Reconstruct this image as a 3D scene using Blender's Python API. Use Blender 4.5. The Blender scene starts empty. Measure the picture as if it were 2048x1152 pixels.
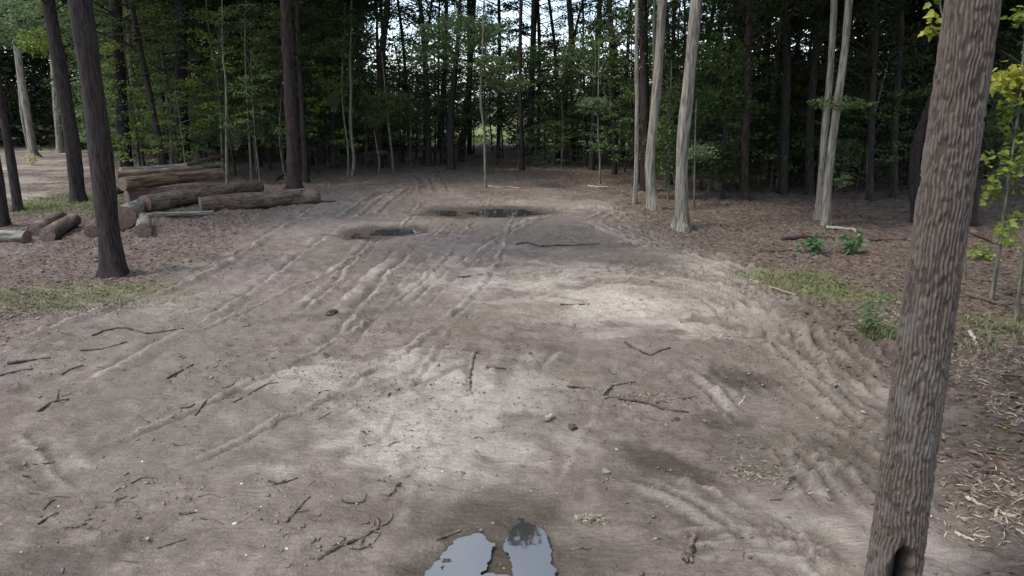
import bpy, math
import numpy as np
from mathutils import Vector, Matrix

R = math.radians
rng = np.random.default_rng(11)
scene = bpy.context.scene
COL = scene.collection

# ------------------------------------------------------------------ camera
CAM_H, PITCH, F = 3.5, R(14.8), 1400.0
cd = bpy.data.cameras.new('camera')
cd.sensor_width = 36.0
cd.lens = 36.0 * F / 2048.0
cd.clip_start, cd.clip_end = 0.1, 2000.0
cam = bpy.data.objects.new('camera', cd)
COL.objects.link(cam)
cam.location = (0, 0, CAM_H)
cam.rotation_euler = (R(90) - PITCH, 0, 0)
scene.camera = cam

# ------------------------------------------------------------------ sky and sun
SUN_EL, SUN_AZ = R(61), R(-112)          # azimuth measured from +Y (view direction) towards +X
sun_dir = Vector((math.sin(SUN_AZ) * math.cos(SUN_EL), math.cos(SUN_AZ) * math.cos(SUN_EL), math.sin(SUN_EL)))
world = bpy.data.worlds.new('World')
scene.world = world
world.use_nodes = True
wn = world.node_tree
bg = wn.nodes['Background']
sky = wn.nodes.new('ShaderNodeTexSky')
sky.sky_type = 'NISHITA'
sky.sun_disc = False
sky.sun_elevation = SUN_EL
sky.sun_rotation = SUN_AZ
sky.air_density, sky.dust_density, sky.ozone_density = 1.0, 0.9, 1.0
# thin bright cloud over most of the sky, blue showing through
wtc = wn.nodes.new('ShaderNodeTexCoord')
wnz = wn.nodes.new('ShaderNodeTexNoise')
wnz.inputs['Scale'].default_value = 2.2
wnz.inputs['Detail'].default_value = 5
wn.links.new(wtc.outputs['Generated'], wnz.inputs['Vector'])
wmr = wn.nodes.new('ShaderNodeMapRange')
wn.links.new(wnz.outputs[0], wmr.inputs[0])
wmr.inputs[1].default_value, wmr.inputs[2].default_value = 0.35, 0.62
wmr.inputs[3].default_value, wmr.inputs[4].default_value = 0.08, 0.62
wmx = wn.nodes.new('ShaderNodeMix')
wmx.data_type = 'RGBA'
wn.links.new(wmr.outputs[0], wmx.inputs[0])
wn.links.new(sky.outputs[0], wmx.inputs[6])
wmx.inputs[7].default_value = (7.8, 8.6, 9.6, 1)
wn.links.new(wmx.outputs[2], bg.inputs[0])
bg.inputs[1].default_value = 0.15
sd = bpy.data.lights.new('sun', 'SUN')
sd.energy = 1.5
sd.angle = R(11)
sd.color = (1.0, 0.92, 0.81)
sun = bpy.data.objects.new('sun', sd)
COL.objects.link(sun)
sun.rotation_euler = sun_dir.to_track_quat('Z', 'Y').to_euler()

scene.view_settings.view_transform = 'Standard'
scene.view_settings.look = 'None'
scene.view_settings.exposure = 1.08
scene.view_settings.gamma = 1.0
scene.view_settings.use_curve_mapping = False

# ------------------------------------------------------------------ projecting helpers
CP, SP = math.cos(PITCH), math.sin(PITCH)


def ray(px, py):
    a, b = (px - 1024.0) / F, -(py - 576.0) / F
    return (a, CP + b * SP, -SP + b * CP)


def G(px, py, z=0.0):
    d = ray(px, py)
    t = (z - CAM_H) / d[2]
    return np.array((d[0] * t, d[1] * t))


def PY(px, py, Y):
    d = ray(px, py)
    t = Y / d[1]
    return np.array((d[0] * t, Y, CAM_H + d[2] * t))


def depth(Y, z):
    return Y * CP - (z - CAM_H) * SP


def pix(x, y, z):
    dz = z - CAM_H
    dep = y * CP - dz * SP
    return 1024 + F * x / dep, 576 - F * (y * SP + dz * CP) / dep


# ------------------------------------------------------------------ numpy noise
def _h(ix, iy, s):
    n = (ix.astype(np.int64) * 374761393 + iy.astype(np.int64) * 668265263 + s * 974634777) & 0x7fffffff
    n = ((n ^ (n >> 13)) * 1274126177) & 0x7fffffff
    n = (n ^ (n >> 16)) & 0xffff
    return n / 65535.0


def vnoise(x, y, s=0):
    ix, iy = np.floor(x), np.floor(y)
    fx, fy = x - ix, y - iy
    fx, fy = fx * fx * (3 - 2 * fx), fy * fy * (3 - 2 * fy)
    a, b = _h(ix, iy, s), _h(ix + 1, iy, s)
    c, d = _h(ix, iy + 1, s), _h(ix + 1, iy + 1, s)
    return (a + (b - a) * fx) * (1 - fy) + (c + (d - c) * fx) * fy


def fbm(x, y, f, o=3, s=0):
    v, a, t = 0.0, 1.0, 0.0
    for i in range(o):
        v = v + a * vnoise(x * f + 13.7 * i, y * f - 7.1 * i, s + i)
        t += a
        a *= 0.5
        f *= 2.03
    return v / t


def sstep(a, b, x):
    t = np.clip((x - a) / (b - a), 0, 1)
    return t * t * (3 - 2 * t)


def polydist(x, y, pts):
    """unsigned distance, signed side and arc length to a polyline"""
    best = np.full(x.shape, 1e9)
    side = np.zeros(x.shape)
    arc = np.zeros(x.shape)
    s0 = 0.0
    for (ax, ay), (bx, by) in zip(pts[:-1], pts[1:]):
        dx, dy = bx - ax, by - ay
        L = math.hypot(dx, dy)
        t = np.clip(((x - ax) * dx + (y - ay) * dy) / (L * L), 0, 1)
        ex, ey = x - ax - t * dx, y - ay - t * dy
        d = np.hypot(ex, ey)
        m = d < best
        best = np.where(m, d, best)
        side = np.where(m, np.sign(dx * ey - dy * ex), side)
        arc = np.where(m, s0 + t * L, arc)
        s0 += L
    return best, best * side, arc, s0


def smooth_poly(pts, n=6):
    """Catmull-Rom through points of any dimension"""
    p = [np.asarray(q, float) for q in pts]
    if len(p) < 3:
        return p
    p = [2 * p[0] - p[1]] + p + [2 * p[-1] - p[-2]]
    out = []
    for i in range(1, len(p) - 2):
        for k in range(n):
            t = k / n
            a, b, c, d = p[i - 1], p[i], p[i + 1], p[i + 2]
            out.append(0.5 * (2 * b + (c - a) * t + (2 * a - 5 * b + 4 * c - d) * t * t + (3 * b - a - 3 * c + d) * t ** 3))
    out.append(p[-2])
    return out


def inpoly(x, y, pts):
    ins = np.zeros(x.shape, bool)
    n = len(pts)
    for i in range(n):
        (ax, ay), (bx, by) = pts[i], pts[(i + 1) % n]
        if ay == by:
            continue
        c = ((ay > y) != (by > y)) & (x < (bx - ax) * (y - ay) / (by - ay) + ax)
        ins ^= c
    return ins


def sdpoly(x, y, pts):
    d = polydist(x, y, list(pts) + [pts[0]])[0]
    return np.where(inpoly(x, y, pts), d, -d)      # positive inside


# ------------------------------------------------------------------ mesh helpers
def mesh(name, V, Fc, smooth=True):
    V = np.asarray(V, np.float32).reshape(-1, 3)
    me = bpy.data.meshes.new(name)
    if isinstance(Fc, np.ndarray):
        k = Fc.shape[1]
        me.vertices.add(len(V))
        me.vertices.foreach_set('co', V.ravel())
        me.loops.add(Fc.size)
        me.loops.foreach_set('vertex_index', Fc.astype(np.int32).ravel())
        me.polygons.add(len(Fc))
        me.polygons.foreach_set('loop_start', np.arange(0, Fc.size, k, dtype=np.int32))
        me.update(calc_edges=True)
        me.validate()
    else:
        me.from_pydata(V.tolist(), [], Fc)
        me.update()
    if smooth:
        me.shade_smooth()
    return me


def link(name, me, mat=None, parent=None, loc=None):
    o = bpy.data.objects.new(name, me)
    COL.objects.link(o)
    if me is not None and mat is not None and len(me.materials) == 0:
        me.materials.append(mat)
    if parent is not None:
        o.parent = parent
    if loc is not None:
        o.location = loc
    return o


def tag(o, label=None, cat=None, group=None, kind=None):
    if label: o['label'] = label
    if cat: o['category'] = cat
    if group: o['group'] = group
    if kind: o['kind'] = kind
    return o


def empty(name, loc):
    o = bpy.data.objects.new(name, None)
    COL.objects.link(o)
    o.location = loc
    o.empty_display_size = 0.2
    return o


def tube(path, rad, sides=8, cap=True, lobe=0.0, seed=0):
    """tapering tube along a 3-D path; returns verts, quads(list)"""
    P = [Vector(p) for p in path]
    V, Fc = [], []
    up = Vector((0, 0, 1))
    prevu = None
    ph = seed * 1.7
    for i, p in enumerate(P):
        t = (P[min(i + 1, len(P) - 1)] - P[max(i - 1, 0)]).normalized()
        if prevu is None:
            ref = Vector((1, 0, 0)) if abs(t.x) < 0.8 else Vector((0, 1, 0))
            u = (ref - t * ref.dot(t)).normalized()
        else:
            u = (prevu - t * prevu.dot(t)).normalized()
        prevu = u
        v = t.cross(u)
        for k in range(sides):
            a = 2 * math.pi * k / sides
            r = rad[i]
            if lobe:
                lb = lobe[i] if isinstance(lobe, list) else lobe
                r *= 1 + lb * (math.sin(3 * a + ph + i * 0.21) * 0.5 + math.sin(5 * a - ph * 2 + i * 0.37) * 0.35)
            V.append(p + u * (r * math.cos(a)) + v * (r * math.sin(a)))
    n = len(P)
    for i in range(n - 1):
        for k in range(sides):
            a, b = i * sides + k, i * sides + (k + 1) % sides
            Fc.append((a, b, b + sides, a + sides))
    if cap:
        V.append(P[0]); V.append(P[-1])
        for k in range(sides):
            Fc.append((len(V) - 2, (k + 1) % sides, k))
            Fc.append((len(V) - 1, (n - 1) * sides + k, (n - 1) * sides + (k + 1) % sides))
    return V, Fc


class MB:
    def __init__(s):
        s.V, s.F = [], []

    def add(s, V, Fc):
        b = len(s.V)
        s.V += [tuple(v) for v in V]
        s.F += [tuple(i + b for i in f) for f in Fc]

    def mesh(s, name, smooth=True):
        return mesh(name, np.array(s.V), s.F, smooth)


# ------------------------------------------------------------------ materials
MATS = {}


def nodes(name):
    m = bpy.data.materials.new(name)
    m.use_nodes = True
    nt = m.node_tree
    b = nt.nodes['Principled BSDF']
    MATS[name] = m
    return m, nt, b


def N(nt, t, **kw):
    n = nt.nodes.new(t)
    for k, v in kw.items():
        setattr(n, k, v)
    return n


def mixc(nt, fac, a, b, blend='MIX'):
    n = nt.nodes.new('ShaderNodeMix')
    n.data_type = 'RGBA'
    n.blend_type = blend
    for sock, val in ((n.inputs[0], fac), (n.inputs[6], a), (n.inputs[7], b)):
        if hasattr(val, 'links'):
            nt.links.new(val, sock)
        elif isinstance(val, (int, float)):
            sock.default_value = val
        else:
            sock.default_value = (*val, 1.0)
    return n.outputs[2]


def ramp(nt, src, stops):
    n = nt.nodes.new('ShaderNodeMapRange')
    n.interpolation_type = 'SMOOTHSTEP'
    nt.links.new(src, n.inputs[0])
    n.inputs[1].default_value, n.inputs[2].default_value = stops
    return n.outputs[0]


def noise(nt, vec, scale, detail=4, rough=0.55, dist=0.0):
    n = nt.nodes.new('ShaderNodeTexNoise')
    n.inputs['Scale'].default_value = scale
    n.inputs['Detail'].default_value = detail
    n.inputs['Roughness'].default_value = rough
    n.inputs['Distortion'].default_value = dist
    if vec is not None:
        nt.links.new(vec, n.inputs['Vector'])
    return n.outputs[0]


def objcoord(nt, scale, rnd=True):
    tc = nt.nodes.new('ShaderNodeTexCoord')
    mp = nt.nodes.new('ShaderNodeMapping')
    mp.inputs['Scale'].default_value = scale
    nt.links.new(tc.outputs['Object'], mp.inputs['Vector'])
    if rnd:
        oi = nt.nodes.new('ShaderNodeObjectInfo')
        mu = nt.nodes.new('ShaderNodeMath')
        mu.operation = 'MULTIPLY'
        mu.inputs[1].default_value = 77.0
        nt.links.new(oi.outputs['Random'], mu.inputs[0])
        cb = nt.nodes.new('ShaderNodeCombineXYZ')
        for i in range(3):
            nt.links.new(mu.outputs[0], cb.inputs[i])
        nt.links.new(cb.outputs[0], mp.inputs['Location'])
    return mp.outputs[0]


def bump(nt, b, src, dist, strength=1.0):
    n = nt.nodes.new('ShaderNodeBump')
    n.inputs['Strength'].default_value = strength
    n.inputs['Distance'].default_value = dist
    nt.links.new(src, n.inputs['Height'])
    nt.links.new(n.outputs[0], b.inputs['Normal'])


def bark(name, dark, light, patch, sc=(26, 26, 3.0), patchamt=0.5, bd=0.02):
    m, nt, b = nodes(name)
    v = objcoord(nt, sc)
    n1 = noise(nt, v, 1.0, 5, 0.6, 0.6)
    f = ramp(nt, n1, (0.36, 0.62))
    c = mixc(nt, f, dark, light)
    v2 = objcoord(nt, (1, 1, 0.6))
    n2 = noise(nt, v2, 2.2, 4, 0.6)
    pm = nt.nodes.new('ShaderNodeMath'); pm.operation = 'MULTIPLY'
    nt.links.new(ramp(nt, n2, (0.48, 0.7)), pm.inputs[0]); pm.inputs[1].default_value = patchamt
    c = mixc(nt, pm.outputs[0], c, patch)
    nt.links.new(c, b.inputs['Base Color'])
    b.inputs['Roughness'].default_value = 0.92
    b.inputs['Specular IOR Level'].default_value = 0.2
    bump(nt, b, n1, bd, 0.9)
    return m


bark('bark_dark_oak', (0.013, 0.0095, 0.009), (0.043, 0.033, 0.031), (0.03, 0.026, 0.024))
bark('bark_red_pine', (0.016, 0.0105, 0.0095), (0.052, 0.035, 0.031), (0.038, 0.029, 0.026), (18, 18, 4))
bark('bark_pale', (0.095, 0.08, 0.064), (0.27, 0.24, 0.20), (0.15, 0.147, 0.112), (16, 16, 1.6), 0.6, 0.01)
bark('bark_sapling', (0.07, 0.066, 0.05), (0.18, 0.17, 0.13), (0.10, 0.102, 0.075), (20, 20, 4), 0.5, 0.005)
bark('bark_black', (0.014, 0.012, 0.011), (0.05, 0.042, 0.038), (0.035, 0.035, 0.028))
bark('log_bark', (0.038, 0.026, 0.02), (0.13, 0.092, 0.072), (0.22, 0.18, 0.145), (22, 22, 4), 0.7, 0.015)
bark('log_bark_tan', (0.045, 0.03, 0.02), (0.17, 0.12, 0.08), (0.29, 0.235, 0.17), (16, 16, 1.2), 0.6, 0.01)
bark('log_bark_grey', (0.055, 0.048, 0.042), (0.19, 0.17, 0.15), (0.27, 0.25, 0.22), (16, 16, 2), 0.7, 0.012)
bark('stick_wood', (0.05, 0.036, 0.03), (0.16, 0.125, 0.10), (0.26, 0.22, 0.18), (30, 30, 30), 0.6, 0.004)
bark('stick_pale', (0.2, 0.165, 0.125), (0.45, 0.39, 0.31), (0.33, 0.28, 0.21), (30, 30, 30), 0.5, 0.004)
bark('stick_dark', (0.026, 0.02, 0.017), (0.095, 0.073, 0.062), (0.14, 0.112, 0.095), (30, 30, 30), 0.5, 0.004)
bark('clod_mud', (0.09, 0.075, 0.066), (0.22, 0.19, 0.17), (0.15, 0.125, 0.11), (14, 14, 14), 0.6, 0.01)
bark('stone_pale', (0.3, 0.28, 0.25), (0.5, 0.48, 0.44), (0.4, 0.36, 0.3), (14, 14, 14), 0.6, 0.004)


def end_grain(name, c1, c2, rot):
    m, nt, b = nodes(name)
    tc = nt.nodes.new('ShaderNodeTexCoord')
    sep = nt.nodes.new('ShaderNodeVectorMath'); sep.operation = 'LENGTH'
    nt.links.new(tc.outputs['Object'], sep.inputs[0])
    w = nt.nodes.new('ShaderNodeMath'); w.operation = 'MULTIPLY'; w.inputs[1].default_value = 190.0
    nt.links.new(sep.outputs['Value'], w.inputs[0])
    s = nt.nodes.new('ShaderNodeMath'); s.operation = 'SINE'
    nt.links.new(w.outputs[0], s.inputs[0])
    f = ramp(nt, s.outputs[0], (-1.0, 1.0))
    n1 = noise(nt, tc.outputs['Object'], 9, 4)
    c = mixc(nt, f, c1, c2)
    c = mixc(nt, ramp(nt, n1, (0.5, 0.7)), c, rot)
    nt.links.new(c, b.inputs['Base Color'])
    b.inputs['Roughness'].default_value = 0.9
    bump(nt, b, n1, 0.01, 0.5)


end_grain('end_grain_red', (0.115, 0.068, 0.055), (0.16, 0.097, 0.078), (0.07, 0.044, 0.038))
end_grain('end_grain_brown', (0.12, 0.085, 0.065), (0.2, 0.145, 0.11), (0.06, 0.045, 0.04))
end_grain('end_grain_tan', (0.24, 0.165, 0.11), (0.31, 0.225, 0.15), (0.14, 0.09, 0.065))


def leafmat(name, c1, c2, trans=0.45):
    m, nt, b = nodes(name)
    g = nt.nodes.new('ShaderNodeNewGeometry')
    oi = nt.nodes.new('ShaderNodeObjectInfo')
    c = mixc(nt, g.outputs['Random Per Island'], c1, c2)
    hs = nt.nodes.new('ShaderNodeHueSaturation')
    mr = nt.nodes.new('ShaderNodeMapRange')
    nt.links.new(oi.outputs['Random'], mr.inputs[0])
    mr.inputs[3].default_value, mr.inputs[4].default_value = 0.75, 1.3
    nt.links.new(mr.outputs[0], hs.inputs['Value'])
    nt.links.new(c, hs.inputs['Color'])
    out = nt.nodes['Material Output']
    tr = nt.nodes.new('ShaderNodeBsdfTranslucent')
    nt.links.new(hs.outputs[0], b.inputs['Base Color'])
    nt.links.new(hs.outputs[0], tr.inputs[0])
    b.inputs['Roughness'].default_value = 0.55
    b.inputs['Specular IOR Level'].default_value = 0.35
    mx = nt.nodes.new('ShaderNodeMixShader')
    mx.inputs[0].default_value = trans
    nt.links.new(b.outputs[0], mx.inputs[1])
    nt.links.new(tr.outputs[0], mx.inputs[2])
    nt.links.new(mx.outputs[0], out.inputs[0])


leafmat('leaf_dark', (0.022, 0.037, 0.015), (0.052, 0.078, 0.026))
leafmat('leaf_mid', (0.066, 0.108, 0.034), (0.13, 0.185, 0.06))
leafmat('leaf_grey_green', (0.10, 0.155, 0.065), (0.19, 0.25, 0.115))
leafmat('leaf_bright', (0.13, 0.19, 0.03), (0.25, 0.30, 0.06), 0.45)
leafmat('leaf_evergreen', (0.024, 0.033, 0.018), (0.055, 0.07, 0.034), 0.3)
leafmat('leaf_yellow', (0.27, 0.30, 0.035), (0.42, 0.42, 0.08), 0.5)
leafmat('leaf_emerald', (0.055, 0.125, 0.045), (0.11, 0.2, 0.075), 0.4)
leafmat('grass_blades', (0.10, 0.115, 0.055), (0.24, 0.22, 0.13), 0.2)
leafmat('grass_lush', (0.11, 0.14, 0.045), (0.24, 0.25, 0.11), 0.25)
leafmat('dead_leaf', (0.055, 0.04, 0.032), (0.25, 0.19, 0.15), 0.15)
leafmat('splinter', (0.16, 0.13, 0.095), (0.42, 0.36, 0.28), 0.0)
leafmat('twig_bits', (0.035, 0.027, 0.023), (0.15, 0.12, 0.10), 0.0)

# ground
GM, nt, b = nodes('ground_mud')


def attr(nm):
    a = nt.nodes.new('ShaderNodeAttribute')
    a.attribute_name = nm
    return a.outputs['Fac']


tcg = nt.nodes.new('ShaderNodeTexCoord').outputs['Object']
n_big = noise(nt, tcg, 0.55, 5, 0.6)
n_mid = noise(nt, tcg, 3.0, 6, 0.65)
n_fin = noise(nt, tcg, 22.0, 5, 0.7)
mp = nt.nodes.new('ShaderNodeMapping'); mp.inputs['Scale'].default_value = (1.0, 2.4, 1)
nt.links.new(tcg, mp.inputs[0])
n_str = noise(nt, mp.outputs[0], 9.0, 5, 0.7, 0.4)
col = mixc(nt, ramp(nt, n_big, (0.35, 0.65)), (0.148, 0.117, 0.100), (0.212, 0.173, 0.149))
col = mixc(nt, ramp(nt, n_mid, (0.4, 0.7)), col, (0.258, 0.215, 0.184))
col = mixc(nt, attr('dry'), col, (0.48, 0.422, 0.36))  # dry soil colour, also carrying the painted pools of light
n_hue = noise(nt, tcg, 0.33, 3, 0.5)
hf = nt.nodes.new('ShaderNodeMath'); hf.operation = 'MULTIPLY'; hf.inputs[1].default_value = 0.5
nt.links.new(ramp(nt, n_hue, (0.42, 0.6)), hf.inputs[0])
col = mixc(nt, hf.outputs[0], col, (0.19, 0.16, 0.125))
n_mot = noise(nt, tcg, 1.5, 7, 0.7, 0.5)
mf = nt.nodes.new('ShaderNodeMath'); mf.operation = 'MULTIPLY'; mf.inputs[1].default_value = 0.4
nt.links.new(ramp(nt, n_mot, (0.52, 0.68)), mf.inputs[0])
col = mixc(nt, mf.outputs[0], col, (0.145, 0.118, 0.105))
spk = nt.nodes.new('ShaderNodeMath'); spk.operation = 'MULTIPLY'
nt.links.new(ramp(nt, n_fin, (0.55, 0.72)), spk.inputs[0]); spk.inputs[1].default_value = 0.22
col = mixc(nt, spk.outputs[0], col, (0.13, 0.105, 0.092))
st2 = nt.nodes.new('ShaderNodeMath'); st2.operation = 'MULTIPLY'
nt.links.new(ramp(nt, n_str, (0.54, 0.68)), st2.inputs[0]); st2.inputs[1].default_value = 0.3
col = mixc(nt, st2.outputs[0], col, (0.14, 0.112, 0.098))
lit = mixc(nt, ramp(nt, n_str, (0.38, 0.62)), (0.08, 0.06, 0.049), (0.205, 0.162, 0.135))
lit = mixc(nt, ramp(nt, n_mid, (0.52, 0.68)), lit, (0.13, 0.072, 0.05))
col = mixc(nt, attr('litter'), col, lit)
grs = mixc(nt, ramp(nt, n_str, (0.4, 0.65)), (0.11, 0.125, 0.045), (0.2, 0.205, 0.09))
col = mixc(nt, attr('grass'), col, grs)
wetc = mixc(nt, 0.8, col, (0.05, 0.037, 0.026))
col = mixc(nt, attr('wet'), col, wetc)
nt.links.new(col, b.inputs['Base Color'])
rr = nt.nodes.new('ShaderNodeMapRange')
nt.links.new(attr('wet'), rr.inputs[0]); rr.inputs[3].default_value, rr.inputs[4].default_value = 0.95, 0.72
nt.links.new(rr.outputs[0], b.inputs['Roughness'])
b.inputs['Specular IOR Level'].default_value = 0.15
ad = nt.nodes.new('ShaderNodeMath'); ad.operation = 'ADD'
nt.links.new(n_mid, ad.inputs[0]); nt.links.new(n_str, ad.inputs[1])
ad2 = nt.nodes.new('ShaderNodeMath'); ad2.operation = 'MULTIPLY_ADD'
nt.links.new(n_fin, ad2.inputs[0]); ad2.inputs[1].default_value = 0.5; nt.links.new(ad.outputs[0], ad2.inputs[2])
bump(nt, b, ad2.outputs[0], 0.06, 1.0)

WM, nt, b = nodes('puddle_water')
b.inputs['Base Color'].default_value = (0.035, 0.033, 0.032, 1)
b.inputs['Roughness'].default_value = 0.03
b.inputs['IOR'].default_value = 1.6
b.inputs['Specular IOR Level'].default_value = 1.0
tw = nt.nodes.new('ShaderNodeTexCoord').outputs['Object']
bump(nt, b, noise(nt, tw, 5.0, 2), 0.002, 0.25)

# ------------------------------------------------------------------ ground
MUD = [G(*p) for p in [(-700, 1010), (-300, 805), (0, 690), (120, 645), (250, 598), (450, 500), (560, 440), (640, 400), (690, 372), (830, 352), (980, 352),
                       (1120, 370), (1215, 395), (1262, 442), (1340, 480), (1440, 508), (1540, 545), (1610, 620), (1700, 692), (1790, 770), (1860, 900), (1930, 1030), (2120, 1240)]] + [np.array((6.0, -3.0)), np.array((-9.0, -3.0))]
SIDE = [G(*p) for p in [(-500, 520), (-100, 440), (30, 418), (120, 392), (190, 345), (180, 305), (120, 296), (-40, 288), (-300, 288), (-700, 330)]]
WET = [  # px, py, rx (m), ry (m), angle, amount
    (1480, 752, .55, .4, 0, .8), (1450, 838, .5, .35, .2, .6), (1330, 915, .75, .24, -.75, .85), (1700, 900, .55, .18, -.9, .6), (1560, 900, 1.3, .7, -.7, .34), (1380, 1010, 1.0, .6, -.7, .28), (1950, 860, 1.2, .7, 0, .3), (940, 425, 2.0, 1.3, 0, .8),
    (1010, 424, 1.6, 1.0, 0, .8), (755, 466, 1.6, .8, .3, .7), (1270, 522, 1.2, .9, 0, .55), (1150, 505, 1.6, .9, 0, .45), (985, 1030, .8, .5, .4, .75), (985, 1115, .8, .6, .1, .95),
    (1150, 1120, .5, .5, .4, .6), (120, 1120, 1.0, .3, .4, .45), (1115, 695, .35, .2, -.6, .4), (640, 635, 1.5, .2, .3, .35), (460, 515, 1.1, .3, 0, .4),
    (1010, 735, .9, .15, 1.5, .4), (1340, 1000, .8, .15, -.9, .3), (560, 890, .7, .2, .7, .3)]
DRY_LIT = [(1240, 600, 1.3, 1.0, 0, 1.), (1290, 610, 2.4, 1.6, 0, .7), (1060, 560, 1.8, 1.2, .3, .8), (1420, 580, 1.6, .7, -.4, .7), (1390, 650, 1.2, .5, -.5, .8), (850, 800, 1.5, 1.6, .3, .75),  # dry sandy earth, plus soft pools of light painted as pale ground
       (620, 760, 1.0, .7, .3, .75), (930, 560, 1.5, 1.5, 0, .5), (1540, 640, .9, .6, -.6, .6), (1680, 750, 1.5, .35, -.75, .6), (1180, 415, 3, 1.6, 0, .5),
       (1350, 520, 3, .8, -.4, .5), (330, 610, 1.6, .6, .4, .3), (1700, 1080, .7, .35, -.8, .5), (1560, 1085, .5, .35, -.3, .5), (520, 470, 2.5, .7, .5, .25), (1890, 1100, .3, .6, .5, .5)]
PUD = [  # px, py, rx, ry, angle, depth of the hollow
    (916, 1124, .13, .28, -.3, .07), (1060, 1100, .115, .36, .1, .07), (985, 1168, .36, .12, 0, .07), (925, 426, .85, .8, 0, .05), (1010, 425, 1.0, .8, 0, .05), (738, 468, .5, .7, .3, .05), (790, 464, .6, .5, .1, .045)]
BANDS = [  # points, half width, wavelength, amplitude, lug amplitude, lug length
    ([(985, 582), (1040, 563), (1130, 551), (1260, 549), (1400, 560), (1500, 588), (1560, 640), (1580, 705)], .85, .26, .046, .008, .2),
    ([(1010, 620), (1100, 585), (1260, 572), (1400, 585), (1470, 625), (1490, 675)], .5, .22, .034, .006, .16),
    ([(1180, 440), (1290, 480), (1420, 520), (1560, 575), (1670, 660), (1790, 780)], .9, .30, .046, .010, .2),
    ([(1560, 660), (1640, 730), (1740, 815), (1820, 880)], .6, .24, .03, .01, .16),
    ([(1390, 700), (1520, 800), (1640, 890), (1740, 990), (1800, 1090)], .85, .22, .020, .006, .14),
    ([(1240, 900), (1400, 960), (1540, 1050), (1640, 1152)], .55, .24, .014, .006, .14),
    ([(1480, 985), (1560, 1040), (1660, 1130), (1700, 1190)], .25, .2, .02, .008, .12),
    ([(905, 445), (850, 490), (770, 560), (700, 640), (610, 740)], .55, .42, .030, .012, .22),
    ([(760, 455), (720, 510), (660, 580), (560, 660)], .3, .3, .022, .01, .2),
    ([(640, 405), (540, 470), (420, 540), (250, 602), (60, 665), (-150, 740)], .35, .35, .024, .008, .22),
    ([(700, 440), (590, 520), (470, 600), (300, 690), (100, 800)], .4, .4, .014, .006, .2),
    ([(1130, 680), (1090, 740), (1130, 830), (1180, 880)], .45, .34, .016, .0, .2),
    ([(960, 690), (945, 740), (938, 800), (930, 900)], .16, .32, .02, .012, .16),
    ([(870, 395), (860, 370), (850, 352)], .9, .5, .03, .01, .3),
    ([(700, 445), (760, 400), (800, 375)], .9, .5, .028, .01, .3),
    ([(1190, 455), (1250, 425), (1330, 440)], .7, .4, .03, .01, .2),
    ([(1060, 480), (1160, 490), (1290, 500), (1400, 490)], .8, .5, .02, .006, .2),
    ([(180, 980), (80, 900), (20, 850)], .3, .3, .02, .01, .2),
    ([(560, 860), (740, 800), (900, 740), (1010, 690)], .5, .4, .010, .004, .2),
    ([(-60, 985), (220, 880), (480, 775), (700, 665), (850, 560), (930, 470), (985, 400)], .17, .34, .020, .012, .11),
    ([(120, 1040), (380, 920), (640, 800), (830, 690), (960, 580), (1010, 490), (1035, 415)], .17, .34, .018, .012, .11),
    ([(300, 700), (520, 610), (690, 530), (800, 460), (850, 400)], .2, .36, .018, .010, .12),
    ([(700, 1000), (760, 880), (830, 770), (900, 660), (960, 600)], .2, .3, .014, .010, .12),
    ([(1050, 1000), (1120, 880), (1180, 780), (1220, 690)], .3, .2, .016, .006, .12),
    ([(1300, 1100), (1450, 1080), (1600, 1085), (1740, 1110)], .3, .2, .02, .006, .12),
    ([(1420, 1010), (1560, 960), (1680, 880), (1760, 800)], .3, .22, .016, .006, .12),
    ([(1130, 420), (1060, 450), (960, 500), (880, 560), (800, 640)], .4, .3, .02, .008, .2)]
BANDSW = [([tuple(q) for q in smooth_poly([G(*p) for p in pts], 4)], hw, wl, am, la, ll) for pts, hw, wl, am, la, ll in BANDS]
DITCH = [tuple(q) for q in smooth_poly([G(*p) for p in [(650, 398), (560, 452), (450, 512), (250, 612), (60, 680), (-200, 770)]], 4)]


def blob(x, y, px, py, rx, ry, an):
    c = G(px, py)
    dx, dy = x - c[0], y - c[1]
    ca, sa = math.cos(an), math.sin(an)
    return np.hypot((dx * ca + dy * sa) / rx, (-dx * sa + dy * ca) / ry)


def pudq(x, y, px, py, rx, ry, an):
    return blob(x, y, px, py, rx, ry, an) + (fbm(x, y, 3.2, 3, 8) - .5) * .9 + (fbm(x, y, 12.0, 3, 81) - .5) * .7


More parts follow.
